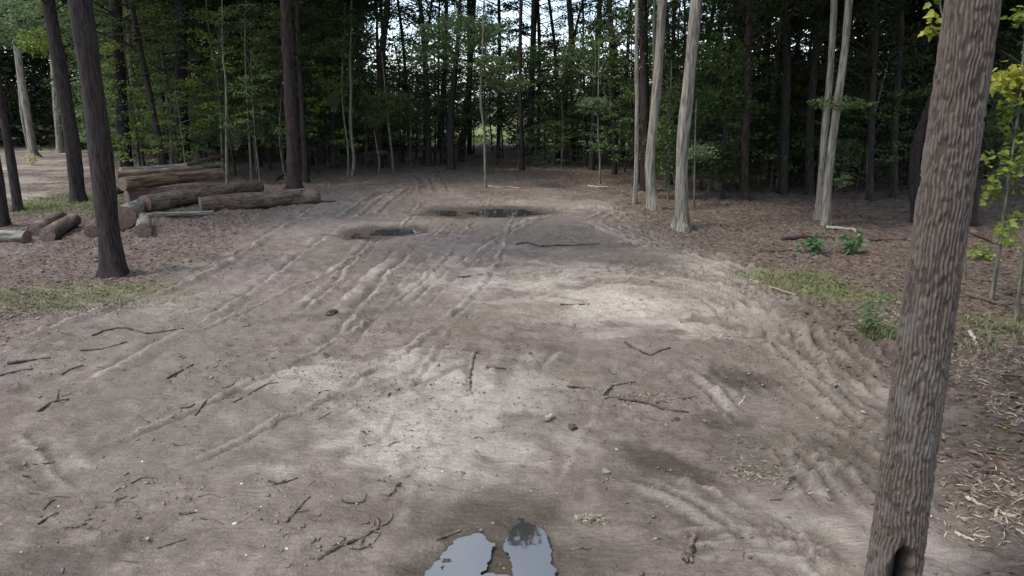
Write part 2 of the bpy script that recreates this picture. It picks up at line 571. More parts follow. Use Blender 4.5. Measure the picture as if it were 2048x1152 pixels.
def terrain(x, y, full=False):
    x, y = np.asarray(x, float), np.asarray(y, float)
    wob = (fbm(x, y, .8, 3, 5) - .5)
    sd = sdpoly(x, y, MUD) + wob * 1.3
    mud = sstep(-.9, .7, sd + (fbm(x, y, 3.0, 3, 71) - .5) * 1.4)
    near = np.exp(-np.maximum(y - 30, 0) / 18.0) * np.exp(-np.maximum(np.abs(x) - 18, 0) / 10.0)
    z = (fbm(x, y, .09, 2, 1) - .5) * .30
    z += (fbm(x, y, .5, 3, 2) - .5) * .14
    wside = np.maximum(sstep(-.17, -.30, x / np.maximum(y, 1)), sstep(.28, .42, x / np.maximum(y, 1)))
    z += 5.5 * sstep(60, 80, y) * wside
    lump = fbm(x, y, 1.9, 4, 3) - .5
    z += lump * .07 * (2.3 - 1.6 * mud)
    fine = fbm(x, y, 7.5, 3, 4) - .5
    z += fine * (.055 + .10 * (1 - mud)) * near * (.45 + 1.1 * fbm(x, y, .7, 2, 33))
    z -= .02 * sstep(.60, .70, fbm(x * .8 + y * .25, y * 1.5, 3.4, 3, 35)) * near
    # wind-rowed crumbs: sharp little clods
    clod = sstep(.66, .8, fbm(x, y, 11, 2, 30)) * sstep(.45, .62, fbm(x, y, .9, 2, 31))
    z += clod * .04 * near
    trk = np.zeros(x.shape)
    for pts, hw, wl, am, la, ll in BANDSW:
        xs = [p[0] for p in pts]; ys = [p[1] for p in pts]
        m = (x > min(xs) - hw - .5) & (x < max(xs) + hw + .5) & (y > min(ys) - hw - .5) & (y < max(ys) + hw + .5)
        if not m.any():
            continue
        xm, ym = x[m], y[m]
        d, s, a, L = polydist(xm, ym, pts)
        s = s + (fbm(xm, ym, 1.3, 2, 9) - .5) * .10
        env = sstep(hw * 1.15, hw * .6, d) * sstep(0, min(2.0, L * .3), a) * sstep(0, min(1.4, L * .25), L - a) * sstep(.15, .5, fbm(xm, ym, .9, 2, 17))
        s = s + (fbm(xm, ym, 5.0, 2, 19) - .5) * wl * .4
        w = np.sin(2 * np.pi * s / wl + 1.2 * np.sin(s * 5.3 / wl))
        w = w * (.35 + 1.3 * fbm(xm, ym, 2.6, 2, 23))
        lug = np.sin(2 * np.pi * a / ll + s * 6)
        am *= 1.2
        trk[m] = np.where(env * np.abs(w) > np.abs(trk[m]), env * w, trk[m])
        z[m] += env * (am * (w * .6 + .4 * np.sign(w) * np.abs(w) ** .5) + la * lug * (w < .2)) - env * am * .25 + env * am * .7 * (fbm(xm, ym, 8.5, 2, 73) - .5)
    d, s, a, L = polydist(x, y, DITCH)
    z += (.05 * np.exp(-((s - .25) / .14) ** 2) - .05 * np.exp(-((s + .02) / .1) ** 2)) * sstep(.3, .6, fbm(x, y, 1.1, 2, 63))
    wet = np.zeros(x.shape); dry = np.zeros(x.shape)
    jag = (fbm(x, y, 3.2, 3, 8) - .5)
    for px, py, rx, ry, an, amt in WET:
        wet = np.maximum(wet, amt * sstep(1.25, .55, blob(x, y, px, py, rx, ry, an) + jag * .9))
    drj = (fbm(x * .8 + y * .3, y * 1.3, 2.6, 4, 99) - .5) * 1.9
    for px, py, rx, ry, an, amt in DRY_LIT:
        dry = np.maximum(dry, amt * sstep(1.4, .3, blob(x, y, px, py, rx, ry, an) + jag * .9 + drj))
    for px, py, rx, ry, an, dp in PUD:
        q = pudq(x, y, px, py, rx, ry, an)
        k = sstep(1.55, .75, q) * .62 if dp > .06 else sstep(2.6, 1.1, q) * .97
        z = z * (1 - k) - dp * sstep(1.45, .5, q)
        if dp > .06:
            z = z + k * (fbm(x, y, 6.0, 3, 97) - .5) * .09
        wet = np.maximum(wet, sstep(2.9 if dp > .06 else 2.3, 1.25, q))
    if not full:
        return z
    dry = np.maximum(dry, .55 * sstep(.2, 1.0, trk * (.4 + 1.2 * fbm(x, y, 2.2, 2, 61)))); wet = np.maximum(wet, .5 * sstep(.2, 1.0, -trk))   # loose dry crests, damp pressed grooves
    sidem = sstep(-.4, .6, sdpoly(x, y, SIDE) + wob * 2.0)
    field = sstep(60, 66, y + wob * 6) * (1 - wside)
    litter = (1 - mud) * (1 - sidem * sstep(.3, .55, fbm(x, y * 1.8, .9, 3, 67))) * (1 - field)
    litter = np.clip(litter * sstep(.2, .5, fbm(x, y, 1.2, 3, 21) + .22), 0, 1)
    # litter strewn at the far mud end, strengthened to paint in the wood's shade
    litter = np.maximum(litter, .9 * mud * sstep(24, 32, y + wob * 8))
    grass = field.copy()
    for px, py, rx, ry, an in ((40, 600, 2.4, 1.0, .35), (1590, 555, 1.3, .9, -.5), (1690, 585, 1.2, .7, -.5), (110, 412, 2.2, 1.6, .2), (1775, 650, .5, .35, -.5), (2040, 650, .9, .9, 0)):
        grass = np.maximum(grass, .65 * sstep(1.5, .4, blob(x, y, px, py, rx, ry, an) + jag * .8))
    dry = np.clip(dry + .45 * sidem * sstep(.45, .62, fbm(x, y, .7, 4, 65)), 0, 1) * (1 - litter)
    return z, mud, litter, grass, wet, dry, sidem


def axis(segs):
    out = []
    for a, b, s0, s1 in segs:
        t = a
        while t < b - 1e-6:
            out.append(t)
            t += s0 + (s1 - s0) * (t - a) / (b - a)
    return np.array(out)


gx_r = axis([(0, 9, .042, .055), (9, 20, .06, .16), (20, 60, .3, 2.5), (60, 600, 4, 60)])
gx = np.concatenate([-gx_r[:0:-1], gx_r])
gy = axis([(-40, 2.8, 3, 1.5), (3.2, 14, .03, .05), (14, 30, .05, .10), (30, 70, .14, .8), (70, 900, 2, 70)])
XX, YY = np.meshgrid(gx, gy)
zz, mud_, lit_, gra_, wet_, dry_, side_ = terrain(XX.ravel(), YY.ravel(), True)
nx, ny = len(gx), len(gy)
idx = np.arange(nx * ny).reshape(ny, nx)
quads = np.stack([idx[:-1, :-1], idx[:-1, 1:], idx[1:, 1:], idx[1:, :-1]], -1).reshape(-1, 4)
gme = mesh('ground', np.stack([XX.ravel(), YY.ravel(), zz], 1), quads)
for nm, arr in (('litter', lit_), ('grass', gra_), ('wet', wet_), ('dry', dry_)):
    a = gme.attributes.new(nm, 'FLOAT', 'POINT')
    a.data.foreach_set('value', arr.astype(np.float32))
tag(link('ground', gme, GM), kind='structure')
print('ground verts', nx * ny)


ZG = zz.reshape(ny, nx)


def H(x, y):
    i = min(max(int(np.searchsorted(gx, x)) - 1, 0), nx - 2); j = min(max(int(np.searchsorted(gy, y)) - 1, 0), ny - 2)
    u = min(max((x - gx[i]) / (gx[i + 1] - gx[i]), 0), 1); v = min(max((y - gy[j]) / (gy[j + 1] - gy[j]), 0), 1)
    return float((ZG[j, i] * (1 - u) + ZG[j, i + 1] * u) * (1 - v) + (ZG[j + 1, i] * (1 - u) + ZG[j + 1, i + 1] * u) * v)


def GZ(px, py):
    """point on the ground seen at a pixel of the photograph"""
    g = G(px, py)
    for _ in range(3):
        z = H(g[0], g[1])
        g = G(px, py, z)
    return np.array((g[0], g[1], H(g[0], g[1])))


for i, (names, pts) in enumerate([('near', PUD[:3]), ('right', PUD[3:5]), ('left', PUD[5:7])]):
    cs = [G(p[0], p[1]) for p in pts]
    x0 = min(c[0] - p[2] * 2.3 for c, p in zip(cs, pts)); x1 = max(c[0] + p[2] * 2.3 for c, p in zip(cs, pts))
    y0 = min(c[1] - p[3] * 2.0 for c, p in zip(cs, pts)); y1 = max(c[1] + p[3] * 2.0 for c, p in zip(cs, pts))
    lv = (-.056, -.016, -.016)[i]
    n = 220
    px_, py_ = np.meshgrid(np.linspace(x0, x1, n + 1), np.linspace(y0, y1, n + 1))
    hz = terrain(px_.ravel(), py_.ravel()).reshape(n + 1, n + 1)
    core = np.min([pudq(px_.ravel(), py_.ravel(), *p[:5]) for p in pts], 0).reshape(n + 1, n + 1) < (1.7 if i == 0 else 1.6)
    w_ = (hz < lv + .012) & core
    cell = w_[:-1, :-1] | w_[1:, :-1] | w_[:-1, 1:] | w_[1:, 1:]
    ii = np.arange((n + 1) ** 2).reshape(n + 1, n + 1)
    q_ = np.stack([ii[:-1, :-1], ii[:-1, 1:], ii[1:, 1:], ii[1:, :-1]], -1)[cell]
    used, inv_ = np.unique(q_.ravel(), return_inverse=True)
    V = np.stack([px_.ravel(), py_.ravel(), np.full((n + 1) ** 2, lv)], 1)[used]
    Fc = inv_.reshape(-1, 4)
    tag(link('puddle', mesh('puddle', np.array(V), Fc), WM), kind='structure')


# ------------------------------------------------------------------ foliage helpers
def leaves(C, size, tilt=.6, asp=.62, fold=.16, down=0.15):
    """folded diamond leaves at the centres C (n,3); size scalar or array. returns V, F arrays"""
    n = len(C)
    size = np.broadcast_to(np.asarray(size, float), (n,)) * rng.uniform(.7, 1.3, n)
    th = rng.uniform(0, 2 * np.pi, n)
    d = np.stack([np.cos(th), np.sin(th), rng.normal(-down, tilt * .5, n)], 1)
    d /= np.linalg.norm(d, axis=1)[:, None]
    nrm = np.stack([rng.normal(0, tilt, n), rng.normal(0, tilt, n), np.ones(n)], 1)
    s = np.cross(nrm, d); s /= np.linalg.norm(s, axis=1)[:, None]
    nr = np.cross(d, s)
    L = size[:, None]
    W = L * asp * .5
    b = C - d * L * .5
    t = C + d * L * .5
    l = C - d * L * .06 + s * W + nr * W * fold * 2
    r = C - d * L * .06 - s * W + nr * W * fold * 2
    V = np.stack([b, l, t, r], 1).reshape(-1, 3)
    k = np.arange(n)[:, None] * 4
    Fc = np.concatenate([k + np.array([[0, 2, 1]]), k + np.array([[0, 3, 2]])], 1).reshape(-1, 3)
    return V, Fc


def clumps(cent, rad, per, size, flat=.4, tilt=.6):
    """leaves gathered in flattened clumps"""
    Cs, Ss = [], []
    for c, r, k, s in zip(cent, rad, per, size):
        q = rng.normal(0, 1, (k, 3))
        q /= np.maximum(np.linalg.norm(q, axis=1)[:, None], 1e-6)
        q *= rng.uniform(0, 1, (k, 1)) ** .5
        q[:, 2] *= flat
        q[:, 2] -= .12 * (q[:, 0] ** 2 + q[:, 1] ** 2)
        Cs.append(np.asarray(c) + q * r)
        Ss.append(np.full(k, s))
    return leaves(np.concatenate(Cs), np.concatenate(Ss), tilt)


def limb_tubes(mb, axis_z, ends, r0=.045, drop=.35):
    for e in ends:
        z0 = max(axis_z[0], e[2] - drop * math.hypot(e[0], e[1]) - rng.uniform(0, .4))
        a = np.array((0, 0, z0)); c = np.asarray(e, float)
        m1 = a + (c - a) * .4 + rng.normal(0, .12, 3); m2 = a + (c - a) * .75 + rng.normal(0, .12, 3)
        mb.add(*tube([a, m1, m2, c], [r0, r0 * .7, r0 * .45, r0 * .15], 4, False))


def canopy_proto(seed, base_fine, n_fine, n_top, rad=3.4, h=13.0):
    """tall-tree crown; z=0 is where the crown begins"""
    cent, rads, per, size = [], [], [], []
    for i in range(n_fine):
        a = rng.uniform(0, 2 * np.pi); q = rad * rng.uniform(.25, 1.0)
        cent.append((q * math.cos(a), q * math.sin(a), rng.uniform(-base_fine, 3.2)))
        rads.append(rng.uniform(.55, 1.0)); per.append(int(rng.uniform(45, 90))); size.append(.15)
    lowends = cent[:]
    for i in range(n_top):
        z = 2.5 + (h - 2.5) * rng.uniform(0, 1)
        rr = rad * 1.15 * math.sin(math.pi * min(.97, (z / h) * .8 + .18))
        a = rng.uniform(0, 2 * np.pi); q = rr * rng.uniform(.2, 1) ** .6
        cent.append((q * math.cos(a), q * math.sin(a), z))
        rads.append(rng.uniform(.9, 1.4)); per.append(int(rng.uniform(22, 34))); size.append(.42)
    V, Fc = clumps(cent, rads, per, size, .45)
    mb = MB()
    limb_tubes(mb, (-base_fine - 1.2, h), lowends[:22])
    return mesh('canopy_leaves', V, Fc, False), mb.mesh('canopy_limbs')


def spray_proto(n, rad, h, leaf=.11, per=(40, 75)):
    """understory crown made of flat sprays; z=0 is its bottom"""
    cent, rads, pr, size = [], [], [], []
    for i in range(n):
        z = h * (i + rng.uniform(0, 1)) / n
        rr = rad * (1.0 - .55 * (z / h)) * rng.uniform(.45, 1.05)
        a = rng.uniform(0, 2 * np.pi)
        cent.append((rr * math.cos(a), rr * math.sin(a), z))
        rads.append(rng.uniform(.4, .75)); pr.append(int(rng.uniform(*per))); size.append(leaf)
    V, Fc = clumps(cent, rads, pr, size, .25, .95)
    mb = MB()
    limb_tubes(mb, (-.8, h), cent[::2], .016, .25)
    return mesh('spray_leaves', V, Fc, False), mb.mesh('spray_limbs')


CANOPY = [canopy_proto(i, *a) for i, a in enumerate([(1.5, 54, 95), (.8, 40, 100), (3.0, 70, 90), (0.3, 26, 105)])]
SPRAY = [spray_proto(26, 1.7, 4.2), spray_proto(34, 2.1, 5.5), spray_proto(20, 1.3, 3.2, .10), spray_proto(30, 2.4, 3.4, .12)]
MID = [spray_proto(95, 2.5, 8.5, .15, (26, 46)), spray_proto(80, 2.1, 7.5, .14, (26, 46)), spray_proto(70, 2.8, 6.0, .14, (26, 46))]
SPRAYV = {}


def tinted(me, matname):
    key = (me.name, matname)
    if key not in SPRAYV:
        c = me.copy()
        c.materials.clear()
        c.materials.append(MATS[matname])
        SPRAYV[key] = c
    return SPRAYV[key]


def trunk_mesh(path, rad, sides, seed, flare=.5):
    """world path from the base upward -> local mesh around the base point"""
    b = np.asarray(path[0])
    P = smooth_poly([np.asarray(p) - b for p in path], 5)
    zt = np.array([p[2] for p in P])
    # resample
    L = np.concatenate([[0], np.cumsum([np.linalg.norm(P[i + 1] - P[i]) for i in range(len(P) - 1)])])
    n = max(8, int(L[-1] / .35))
    s = np.concatenate([[0, .08, .18, .32], np.linspace(.5, L[-1], n)])
    Q = np.stack([np.interp(s, L, [p[k] for p in P]) for k in range(3)], 1)
    rr = []
    for si in s:
        t = si / L[-1]
        r = rad * (1 - .62 * t ** 1.1)
        r *= 1 + flare * math.exp(-si / .22)
        r *= 1 + .05 * math.sin(si * 2.3 + seed) + .03 * math.sin(si * 6.1 + seed * 2)
        rr.append(r)
    Q[0, 2] -= .12
    return tube(Q, rr, sides, False, [.10 + min(.5, flare * .7) * math.exp(-si / .16) for si in s], seed)


TREES = []     # (px, name used in labels) of the trees that later labels refer to


def tree(name, label, cat, base, path, wpx, mat, height=20, crown=None, crown_z=8.5, cmat='leaf_dark', cscale=1.0, sides=14, flare=.45, group=None, ref=None, extra=None, wat=None):
    g = GZ(*base)
    Y = g[1]
    pts = [g]
    for p in path:
        q = PY(p[0], p[1], Y)
        pts.append(q)
    dep = depth(Y, .5)
    rad = wpx * .5 * dep / F
    # carry the trunk on above the frame
    top = np.array(pts[-1])
    if top[2] < height:
        d = pts[-1] - pts[-2]
        d = d / max(d[2], .3)
        while pts[-1][2] < height:
            d = d * np.array((.6, .6, 1)) + np.array((rng.normal(0, .02), rng.normal(0, .02), 0))
            pts.append(pts[-1] + d * min(3.0, max(.6, height - pts[-1][2])))
    root = empty(name, tuple(g))
    V, Fc = trunk_mesh(pts, rad, sides, len(TREES) * 1.3 + 1, flare)
    mb = MB(); mb.add(V, Fc)
    loc = lambda z: np.array([np.interp(z, [p[2] for p in pts], [p[k] - g[k] for p in pts]) for k in range(3)])
    tr = link('trunk', mb.mesh('trunk'), MATS[mat], root)
    if crown is not None:
        lm, bm = CANOPY[crown]
        c0 = loc(crown_z)
        cscale *= .58 if 600 < base[0] < 1300 else .75
        o = link('crown', tinted(lm, cmat), None, root, tuple(c0))
        o.rotation_euler.z = rng.uniform(0, 6.28); o.scale = (cscale, cscale, min(1.25, (height - crown_z) / 11.0))
        o2 = link('limbs', tinted(bm, mat), None, root, tuple(c0))
        o2.rotation_euler.z = o.rotation_euler.z; o2.scale = o.scale
    if extra:
        for item in extra:
            fol(root, g, Y, **item)
    tag(root, label, cat, group)
    if ref:
        TREES.append((base[0], ref))
    return root


def fol(root, g, Y, px, py, rx, ry, n, mat='leaf_mid', leaf=.11, per=(18, 34), dy=0.0, bark_='bark_sapling', cl=.42, name='crown', flat=.3):
    """a leafy mass on a tree: px, py centre and rx, ry half sizes in pixels of the photograph, at the tree's own distance"""
    Yc = Y + dy
    c = PY(px, py, Yc)
    m = depth(Yc, c[2]) / F
    rx, ry = rx * m, ry * m
    q = rng.normal(0, 1, (n, 3)); q /= np.linalg.norm(q, axis=1)[:, None]
    q *= rng.uniform(.15, 1, (n, 1)) ** .45
    cent = c + q * np.array((rx, max(rx * .8, .5), ry)) - g
    V, Fc = clumps(cent, rng.uniform(cl * .7, cl * 1.3, n), [int(rng.uniform(*per)) for _ in range(n)], [leaf] * n, flat, 1.1)
    o = link(name, mesh('leaves', V, Fc, False), MATS[mat], root)
    mb = MB()
    foot = np.array((c[0] - g[0], c[1] - g[1] - dy, max(.3, c[2] - g[2] - ry * 1.1)))
    for e in cent[:: max(1, n // 14)]:
        mid = foot + (e - foot) * .5 + rng.normal(0, .08, 3)
        mb.add(*tube([foot, mid, e], [.014, .010, .004], 4, False))
    link('twigs', mb.mesh('twigs'), MATS[bark_], root)
    return o

# ------------------------------------------------------------------ the large near trunk on the right
def big_trunk():
    g = GZ(1768, 1236)
    Y = g[1]
    cen = [(1768, 1236), (1786, 1150), (1824, 864), (1863, 576), (1905, 288), (1945, 0)]
    pts = [g] + [PY(px, py, Y) for px, py in cen[1:]]
    d = (pts[-1] - pts[-3]); d = d / d[2]
    z = pts[-1][2]
    while z < 17:
        pts.append(pts[-1] + d * 1.5); z += 1.5
        d = d * np.array((.8, .8, 1))
    P = np.array(smooth_poly([p - g for p in pts], 8))
    L = np.concatenate([[0], np.cumsum(np.linalg.norm(np.diff(P, axis=0), axis=1))])
    # fine rings where the photograph sees the bark, coarse above
    s = np.concatenate([np.arange(0, 5.6, .0125), np.linspace(5.6, L[-1], 50)])
    Q = np.stack([np.interp(s, L, P[:, k]) for k in range(3)], 1)
    ns = 240
    A = np.linspace(0, 2 * np.pi, ns, endpoint=False)
    rad0 = 49 * depth(Y, 2.5) / F
    S, AA = np.meshgrid(s, A, indexing='ij')
    cx, sx = np.cos(AA), np.sin(AA)
    u = AA * rad0
    # interlaced vertical ridges: warped stripes around the girth
    per = 2 * np.pi * rad0
    def ring(f, fz, sd_):      # seamless noise on the cylinder
        return .5 * (vnoise(cx * rad0 * f + 50, S * fz + sx * rad0 * f * .9, sd_) + vnoise(sx * rad0 * f + 90, S * fz - cx * rad0 * f * .9, sd_ + 1))
    warp = (ring(5, 2.4, 3) - .5) * 2.2 + (ring(14, 7.0, 5) - .5) * 1.5
    k = round(per / .0235)
    ua = AA / (2 * np.pi) * k + warp * .8
    vb = S / .125 + (ring(9, 3.0, 25) - .5) * 2.2
    iu, iv = np.floor(ua), np.floor(vb)
    f1 = np.full(ua.shape, 9.0); f2 = np.full(ua.shape, 9.0)
    for du in (-1, 0, 1):
        for dv in (-1, 0, 1):
            cu, cv = iu + du, iv + dv
            hu = _h(np.mod(cu, k), cv, 71); hv = _h(np.mod(cu, k), cv, 72)
            dd = np.hypot(ua - cu - hu, vb - cv - hv)
            f2 = np.where(dd < f1, f1, np.minimum(f2, dd)); f1 = np.minimum(f1, dd)
    def v3(f, fz, sd_):
        X3, Y3, Z3 = cx * rad0 * f + 40, sx * rad0 * f + 40, S * fz
        iz = np.floor(Z3); fz_ = Z3 - iz; fz_ = fz_ * fz_ * (3 - 2 * fz_)
        lo = vnoise(X3 + iz * 17.13, Y3 + iz * 9.7, sd_); hi = vnoise(X3 + (iz + 1) * 17.13, Y3 + (iz + 1) * 9.7, sd_)
        return lo + (hi - lo) * fz_
    nA = .62 * v3(44, 4.6, 81) + .26 * v3(70, 18, 82) + .12 * v3(120, 45, 83)
    nB = .62 * v3(48, 5.2, 85) + .26 * v3(76, 20, 86) + .12 * v3(130, 45, 87)
    ph = 7.0 * (v3(13, 5.5, 91) - .5) + 4.0 * (v3(30, 14, 92) - .5) + 1.5 * (v3(70, 40, 93) - .5)
    st = np.sin(AA * 38 + ph)
    ridge = np.sign(st) * np.abs(st) ** .7
    ridge = np.clip(ridge * .8 + .2 - 1.3 * sstep(.62, .72, v3(45, 26, 94)) + .9 * (v3(110, 60, 95) - .5), -1, 1)
    ridge_ = sstep(.0, .38, f2 - f1 + (ring(40, 26, 27) - .5) * .35) * 2 - 1
    cut = sstep(.62, .75, ring(20, 16, 11))
    disp = .0065 * ridge - .006 * cut + .010 * (ring(30, 22, 13) - .5) + .014 * (ring(4, 1.0, 15) - .5)
    rad = 46.5 * (Y * CP - (Q[:, 2:3] + g[2] - CAM_H) * SP).clip(2.5, 9) / F * (1 + .5 * np.exp(-S / .16) * (.8 + .4 * np.sin(4 * AA + 1))) + disp
    # rotted hollow at the foot, on the camera's side
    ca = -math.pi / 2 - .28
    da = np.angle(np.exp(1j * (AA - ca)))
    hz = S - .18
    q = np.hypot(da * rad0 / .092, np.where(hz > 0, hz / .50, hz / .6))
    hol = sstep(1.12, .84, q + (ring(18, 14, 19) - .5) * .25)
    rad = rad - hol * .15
    V = np.stack([Q[:, 0:1] + rad * cx, Q[:, 1:2] + rad * sx, Q[:, 2:3] + 0 * S], -1)
    V[0, :, 2] -= .15
    ii = np.arange(len(s) * ns).reshape(len(s), ns)
    jj = np.roll(ii, -1, 1)
    quads = np.stack([ii[:-1], jj[:-1], jj[1:], ii[1:]], -1).reshape(-1, 4)
    me = mesh('trunk', V.reshape(-1, 3), quads)
    for nm, arr in (('ridge', sstep(-.9, .9, ridge)), ('hollow', hol)):
        a = me.attributes.new(nm, 'FLOAT', 'POINT')
        a.data.foreach_set('value', arr.astype(np.float32).ravel())
    m, nt, b = nodes('bark_ridged')
    at = lambda n_: [setattr(a_ := nt.nodes.new('ShaderNodeAttribute'), 'attribute_name', n_), a_.outputs['Fac']][1]
    v = objcoord(nt, (85, 85, 28), False)
    n1 = noise(nt, v, 1.0, 6, .75)
    c = mixc(nt, at('ridge'), (0.068, 0.051, 0.042), (0.152, 0.121, 0.10))
    c = mixc(nt, ramp(nt, n1, (.46, .72)), c, (0.085, 0.064, 0.056))
    n2 = noise(nt, objcoord(nt, (1, 1, .7), False), 5.0, 4)
    li = nt.nodes.new('ShaderNodeMath'); li.operation = 'MULTIPLY'; li.inputs[1].default_value = .5
    nt.links.new(ramp(nt, n2, (.52, .68)), li.inputs[0])
    c = mixc(nt, li.outputs[0], c, (0.17, 0.168, 0.152))
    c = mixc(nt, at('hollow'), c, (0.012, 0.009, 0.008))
    nt.links.new(c, b.inputs['Base Color'])
    b.inputs['Roughness'].default_value = .93
    b.inputs['Specular IOR Level'].default_value = .2
    bump(nt, b, n1, .012, 1.0)
    root = empty('oak_tree', tuple(g))
    link('trunk', me, m, root)
    c0 = [np.interp(9.0, Q[:, 2], Q[:, i]) for i in range(3)]
    o = link('crown', tinted(CANOPY[1][0], 'leaf_mid'), None, root, tuple(c0))
    o2 = link('limbs', tinted(CANOPY[1][1], 'bark_dark_oak'), None, root, tuple(c0))
    for k_ in (o, o2):
        k_.rotation_euler.z = 1.0; k_.scale = (.8, .8, .8)
    tag(root, 'thick near trunk with deeply ridged bark and a dark hollow at its foot', 'tree')
    TREES.append((1850, 'thick ridged trunk'))


big_trunk()

# ------------------------------------------------------------------ trees that stand out one by one
T = tree
D, RP, PL, SA, BK = 'bark_dark_oak', 'bark_red_pine', 'bark_pale', 'bark_sapling', 'bark_black'
T('oak_tree', 'tall dark oak standing at the left edge of the mud before the logs', 'tree', (228, 553), [(213, 430), (199, 288), (159, 0)], 43, D, 22, 3, 11, cscale=.85, sides=24, ref='big left oak')
T('oak_tree', 'dark leaning trunk left of the big oak, beside the mossy grass patch', 'tree', (157, 408), [(145, 288), (118, 120), (96, 0)], 28, D, 20, 0, 9, sides=18, ref='leaning dark trunk')
T('oak_tree', 'slim dark trunk leaning left between pale side road and short logs', 'tree', (38, 424), [(17, 290), (0, 200), (-38, 0)], 17, D, 19, 3, 9, ref='slim leaning trunk')
T('oak_tree', 'dark trunk cut by the left edge of the picture above the short logs', 'tree', (6, 452), [(-4, 360), (-40, 120), (-60, 0)], 20, D, 18, 3, 9)
T('grey_tree', 'pale split trunk standing in the bare side road with a yellow bush at its foot', 'tree', (67, 314), [(58, 250), (42, 150), (30, 60), (22, 0)], 15, PL, 19, 0, 11, flare=.9, ref='pale split trunk')
T('grey_tree', 'thin grey stem rising against the left part of the pale split trunk', 'tree', (60, 312), [(44, 230), (36, 150), (28, 90)], 6, PL, 12)
T('grey_tree', 'small grey trunk on the far side road left of the leaning oak', 'tree', (121, 307), [(112, 200), (106, 120), (96, 0)], 13, PL, 18, 3, 10, ref='small grey trunk')
T('oak_tree', 'thin slanting grey trunk at far left behind the side road', 'tree', (34, 292), [(22, 220), (8, 130), (-6, 40)], 8, D, 16)
T('oak_tree', 'dark trunk directly behind the log pile, right of the big left oak', 'tree', (257, 352), [(247, 260), (240, 160), (231, 0)], 24, D, 20, 1, 9, sides=16, ref='log-pile trunk')
T('oak_tree', 'grey-brown trunk close against the dark trunk behind the log pile', 'tree', (225, 302), [(218, 200), (210, 90), (202, 0)], 14, D, 19, 0, 9)
T('oak_tree', 'narrow trunk leaning left just right of the dark trunk behind the logs', 'tree', (284, 334), [(276, 250), (264, 150), (250, 0)], 11, 'bark_sapling', 17, 3, 9)
T('vine_tree', 'thin whitish twisting stem between the big oak and the log pile', 'sapling', (245, 345), [(240, 290), (234, 210), (243, 110), (231, 80), (230, 0)], 5, PL, 9, sides=8, flare=.2,
  extra=[dict(px=238, py=76, rx=14, ry=6, n=5, mat='leaf_grey_green', leaf=.1, per=(6, 14), cl=.3)])
T('oak_tree', 'straight dark trunk rising behind the middle of the log pile', 'tree', (366, 347), [(365, 250), (363, 120), (361, 0)], 24, D, 21, 0, 8.5, sides=16, ref='mid-pile trunk')
T('beech_sapling', 'thin pale sapling with yellow-green leaves high above the log pile', 'sapling', (346, 348), [(340, 260), (330, 160), (320, 70), (312, 0)], 5.5, SA, 9, sides=8, flare=.2,
  extra=[dict(px=300, py=36, rx=46, ry=26, n=42, mat='leaf_bright', leaf=.13), dict(px=325, py=168, rx=32, ry=16, n=26, mat='leaf_grey_green', leaf=.11, dy=-.5),
         dict(px=345, py=225, rx=36, ry=6, n=12, mat='leaf_grey_green', leaf=.1, dy=-.2)])
T('beech_sapling', 'left one of two thin pale stems rising from the right end of the logs', 'sapling', (446, 352), [(443, 280), (436, 170), (422, 95), (412, 0)], 5, SA, 9, sides=8, flare=.2,
  extra=[dict(px=400, py=190, rx=30, ry=26, n=26, mat='leaf_mid', leaf=.10), dict(px=405, py=262, rx=26, ry=22, n=20, mat='leaf_mid', leaf=.10)])
T('beech_sapling', 'right one of two thin pale stems at the log ends, splayed at its foot', 'sapling', (454, 370), [(453, 300), (452, 170), (446, 110), (444, 0)], 6, SA, 9, sides=8, flare=.6,
  extra=[dict(px=470, py=255, rx=26, ry=40, n=24, mat='leaf_dark', leaf=.10), dict(px=440, py=60, rx=26, ry=30, n=20, mat='leaf_dark', leaf=.10)])
T('beech_sapling', 'thin pale straight sapling left of the reddish pine', 'sapling', (503, 360), [(499, 280), (492, 150), (490, 40), (492, 0)], 5, SA, 9, sides=8, flare=.2,
  extra=[dict(px=520, py=220, rx=34, ry=60, n=44, mat='leaf_dark', leaf=.11), dict(px=500, py=20, rx=30, ry=30, n=24, mat='leaf_dark', leaf=.11)], ref='straight pale sapling')
T('red_pine', 'reddish brown pine trunk standing behind the right end of the long log', 'tree', (589, 378), [(586, 288), (578, 150), (571, 0)], 25, RP, 23, 1, 10, sides=20, ref='reddish pine')
T('red_pine', 'dark reddish trunk just behind the right side of the reddish pine', 'tree', (607, 340), [(603, 250), (596, 120), (590, 0)], 16, RP, 21, 3, 10)
T('slim_tree', 'slim dark trunk second to the right of the reddish pine', 'tree', (622, 330), [(618, 200), (612, 90), (608, 0)], 11, BK, 20, 2, 9)
T('slim_tree', 'dark slender trunk left of the paired pale saplings', 'tree', (668, 336), [(668, 220), (671, 100), (668, 0)], 12, BK, 20, 0, 8)
T('beech_sapling', 'taller of two pale wavy saplings at the left far edge of the mud', 'sapling', (704, 355), [(708, 320), (701, 250), (702, 180), (700, 110), (703, 40)], 7, SA, 10, sides=8, flare=.3,
  extra=[dict(px=690, py=60, rx=50, ry=50, n=50, mat='leaf_dark', leaf=.12)], ref='paired pale saplings')
T('beech_sapling', 'thinner of two pale wavy saplings at the left far edge of the mud', 'sapling', (696, 352), [(696, 300), (688, 240), (683, 170), (686, 110)], 4.5, SA, 8, sides=8, flare=.2,
  extra=[dict(px=668, py=175, rx=30, ry=45, n=28, mat='leaf_mid', leaf=.11)])
T('beech_sapling', 'low twiggy sapling right of the paired pale saplings', 'sapling', (757, 350), [(759, 320), (755, 302)], 4, SA, 2.2, sides=6, flare=.1,
  extra=[dict(px=757, py=302, rx=20, ry=5, n=5, mat='leaf_mid', leaf=.09, per=(5, 10))])
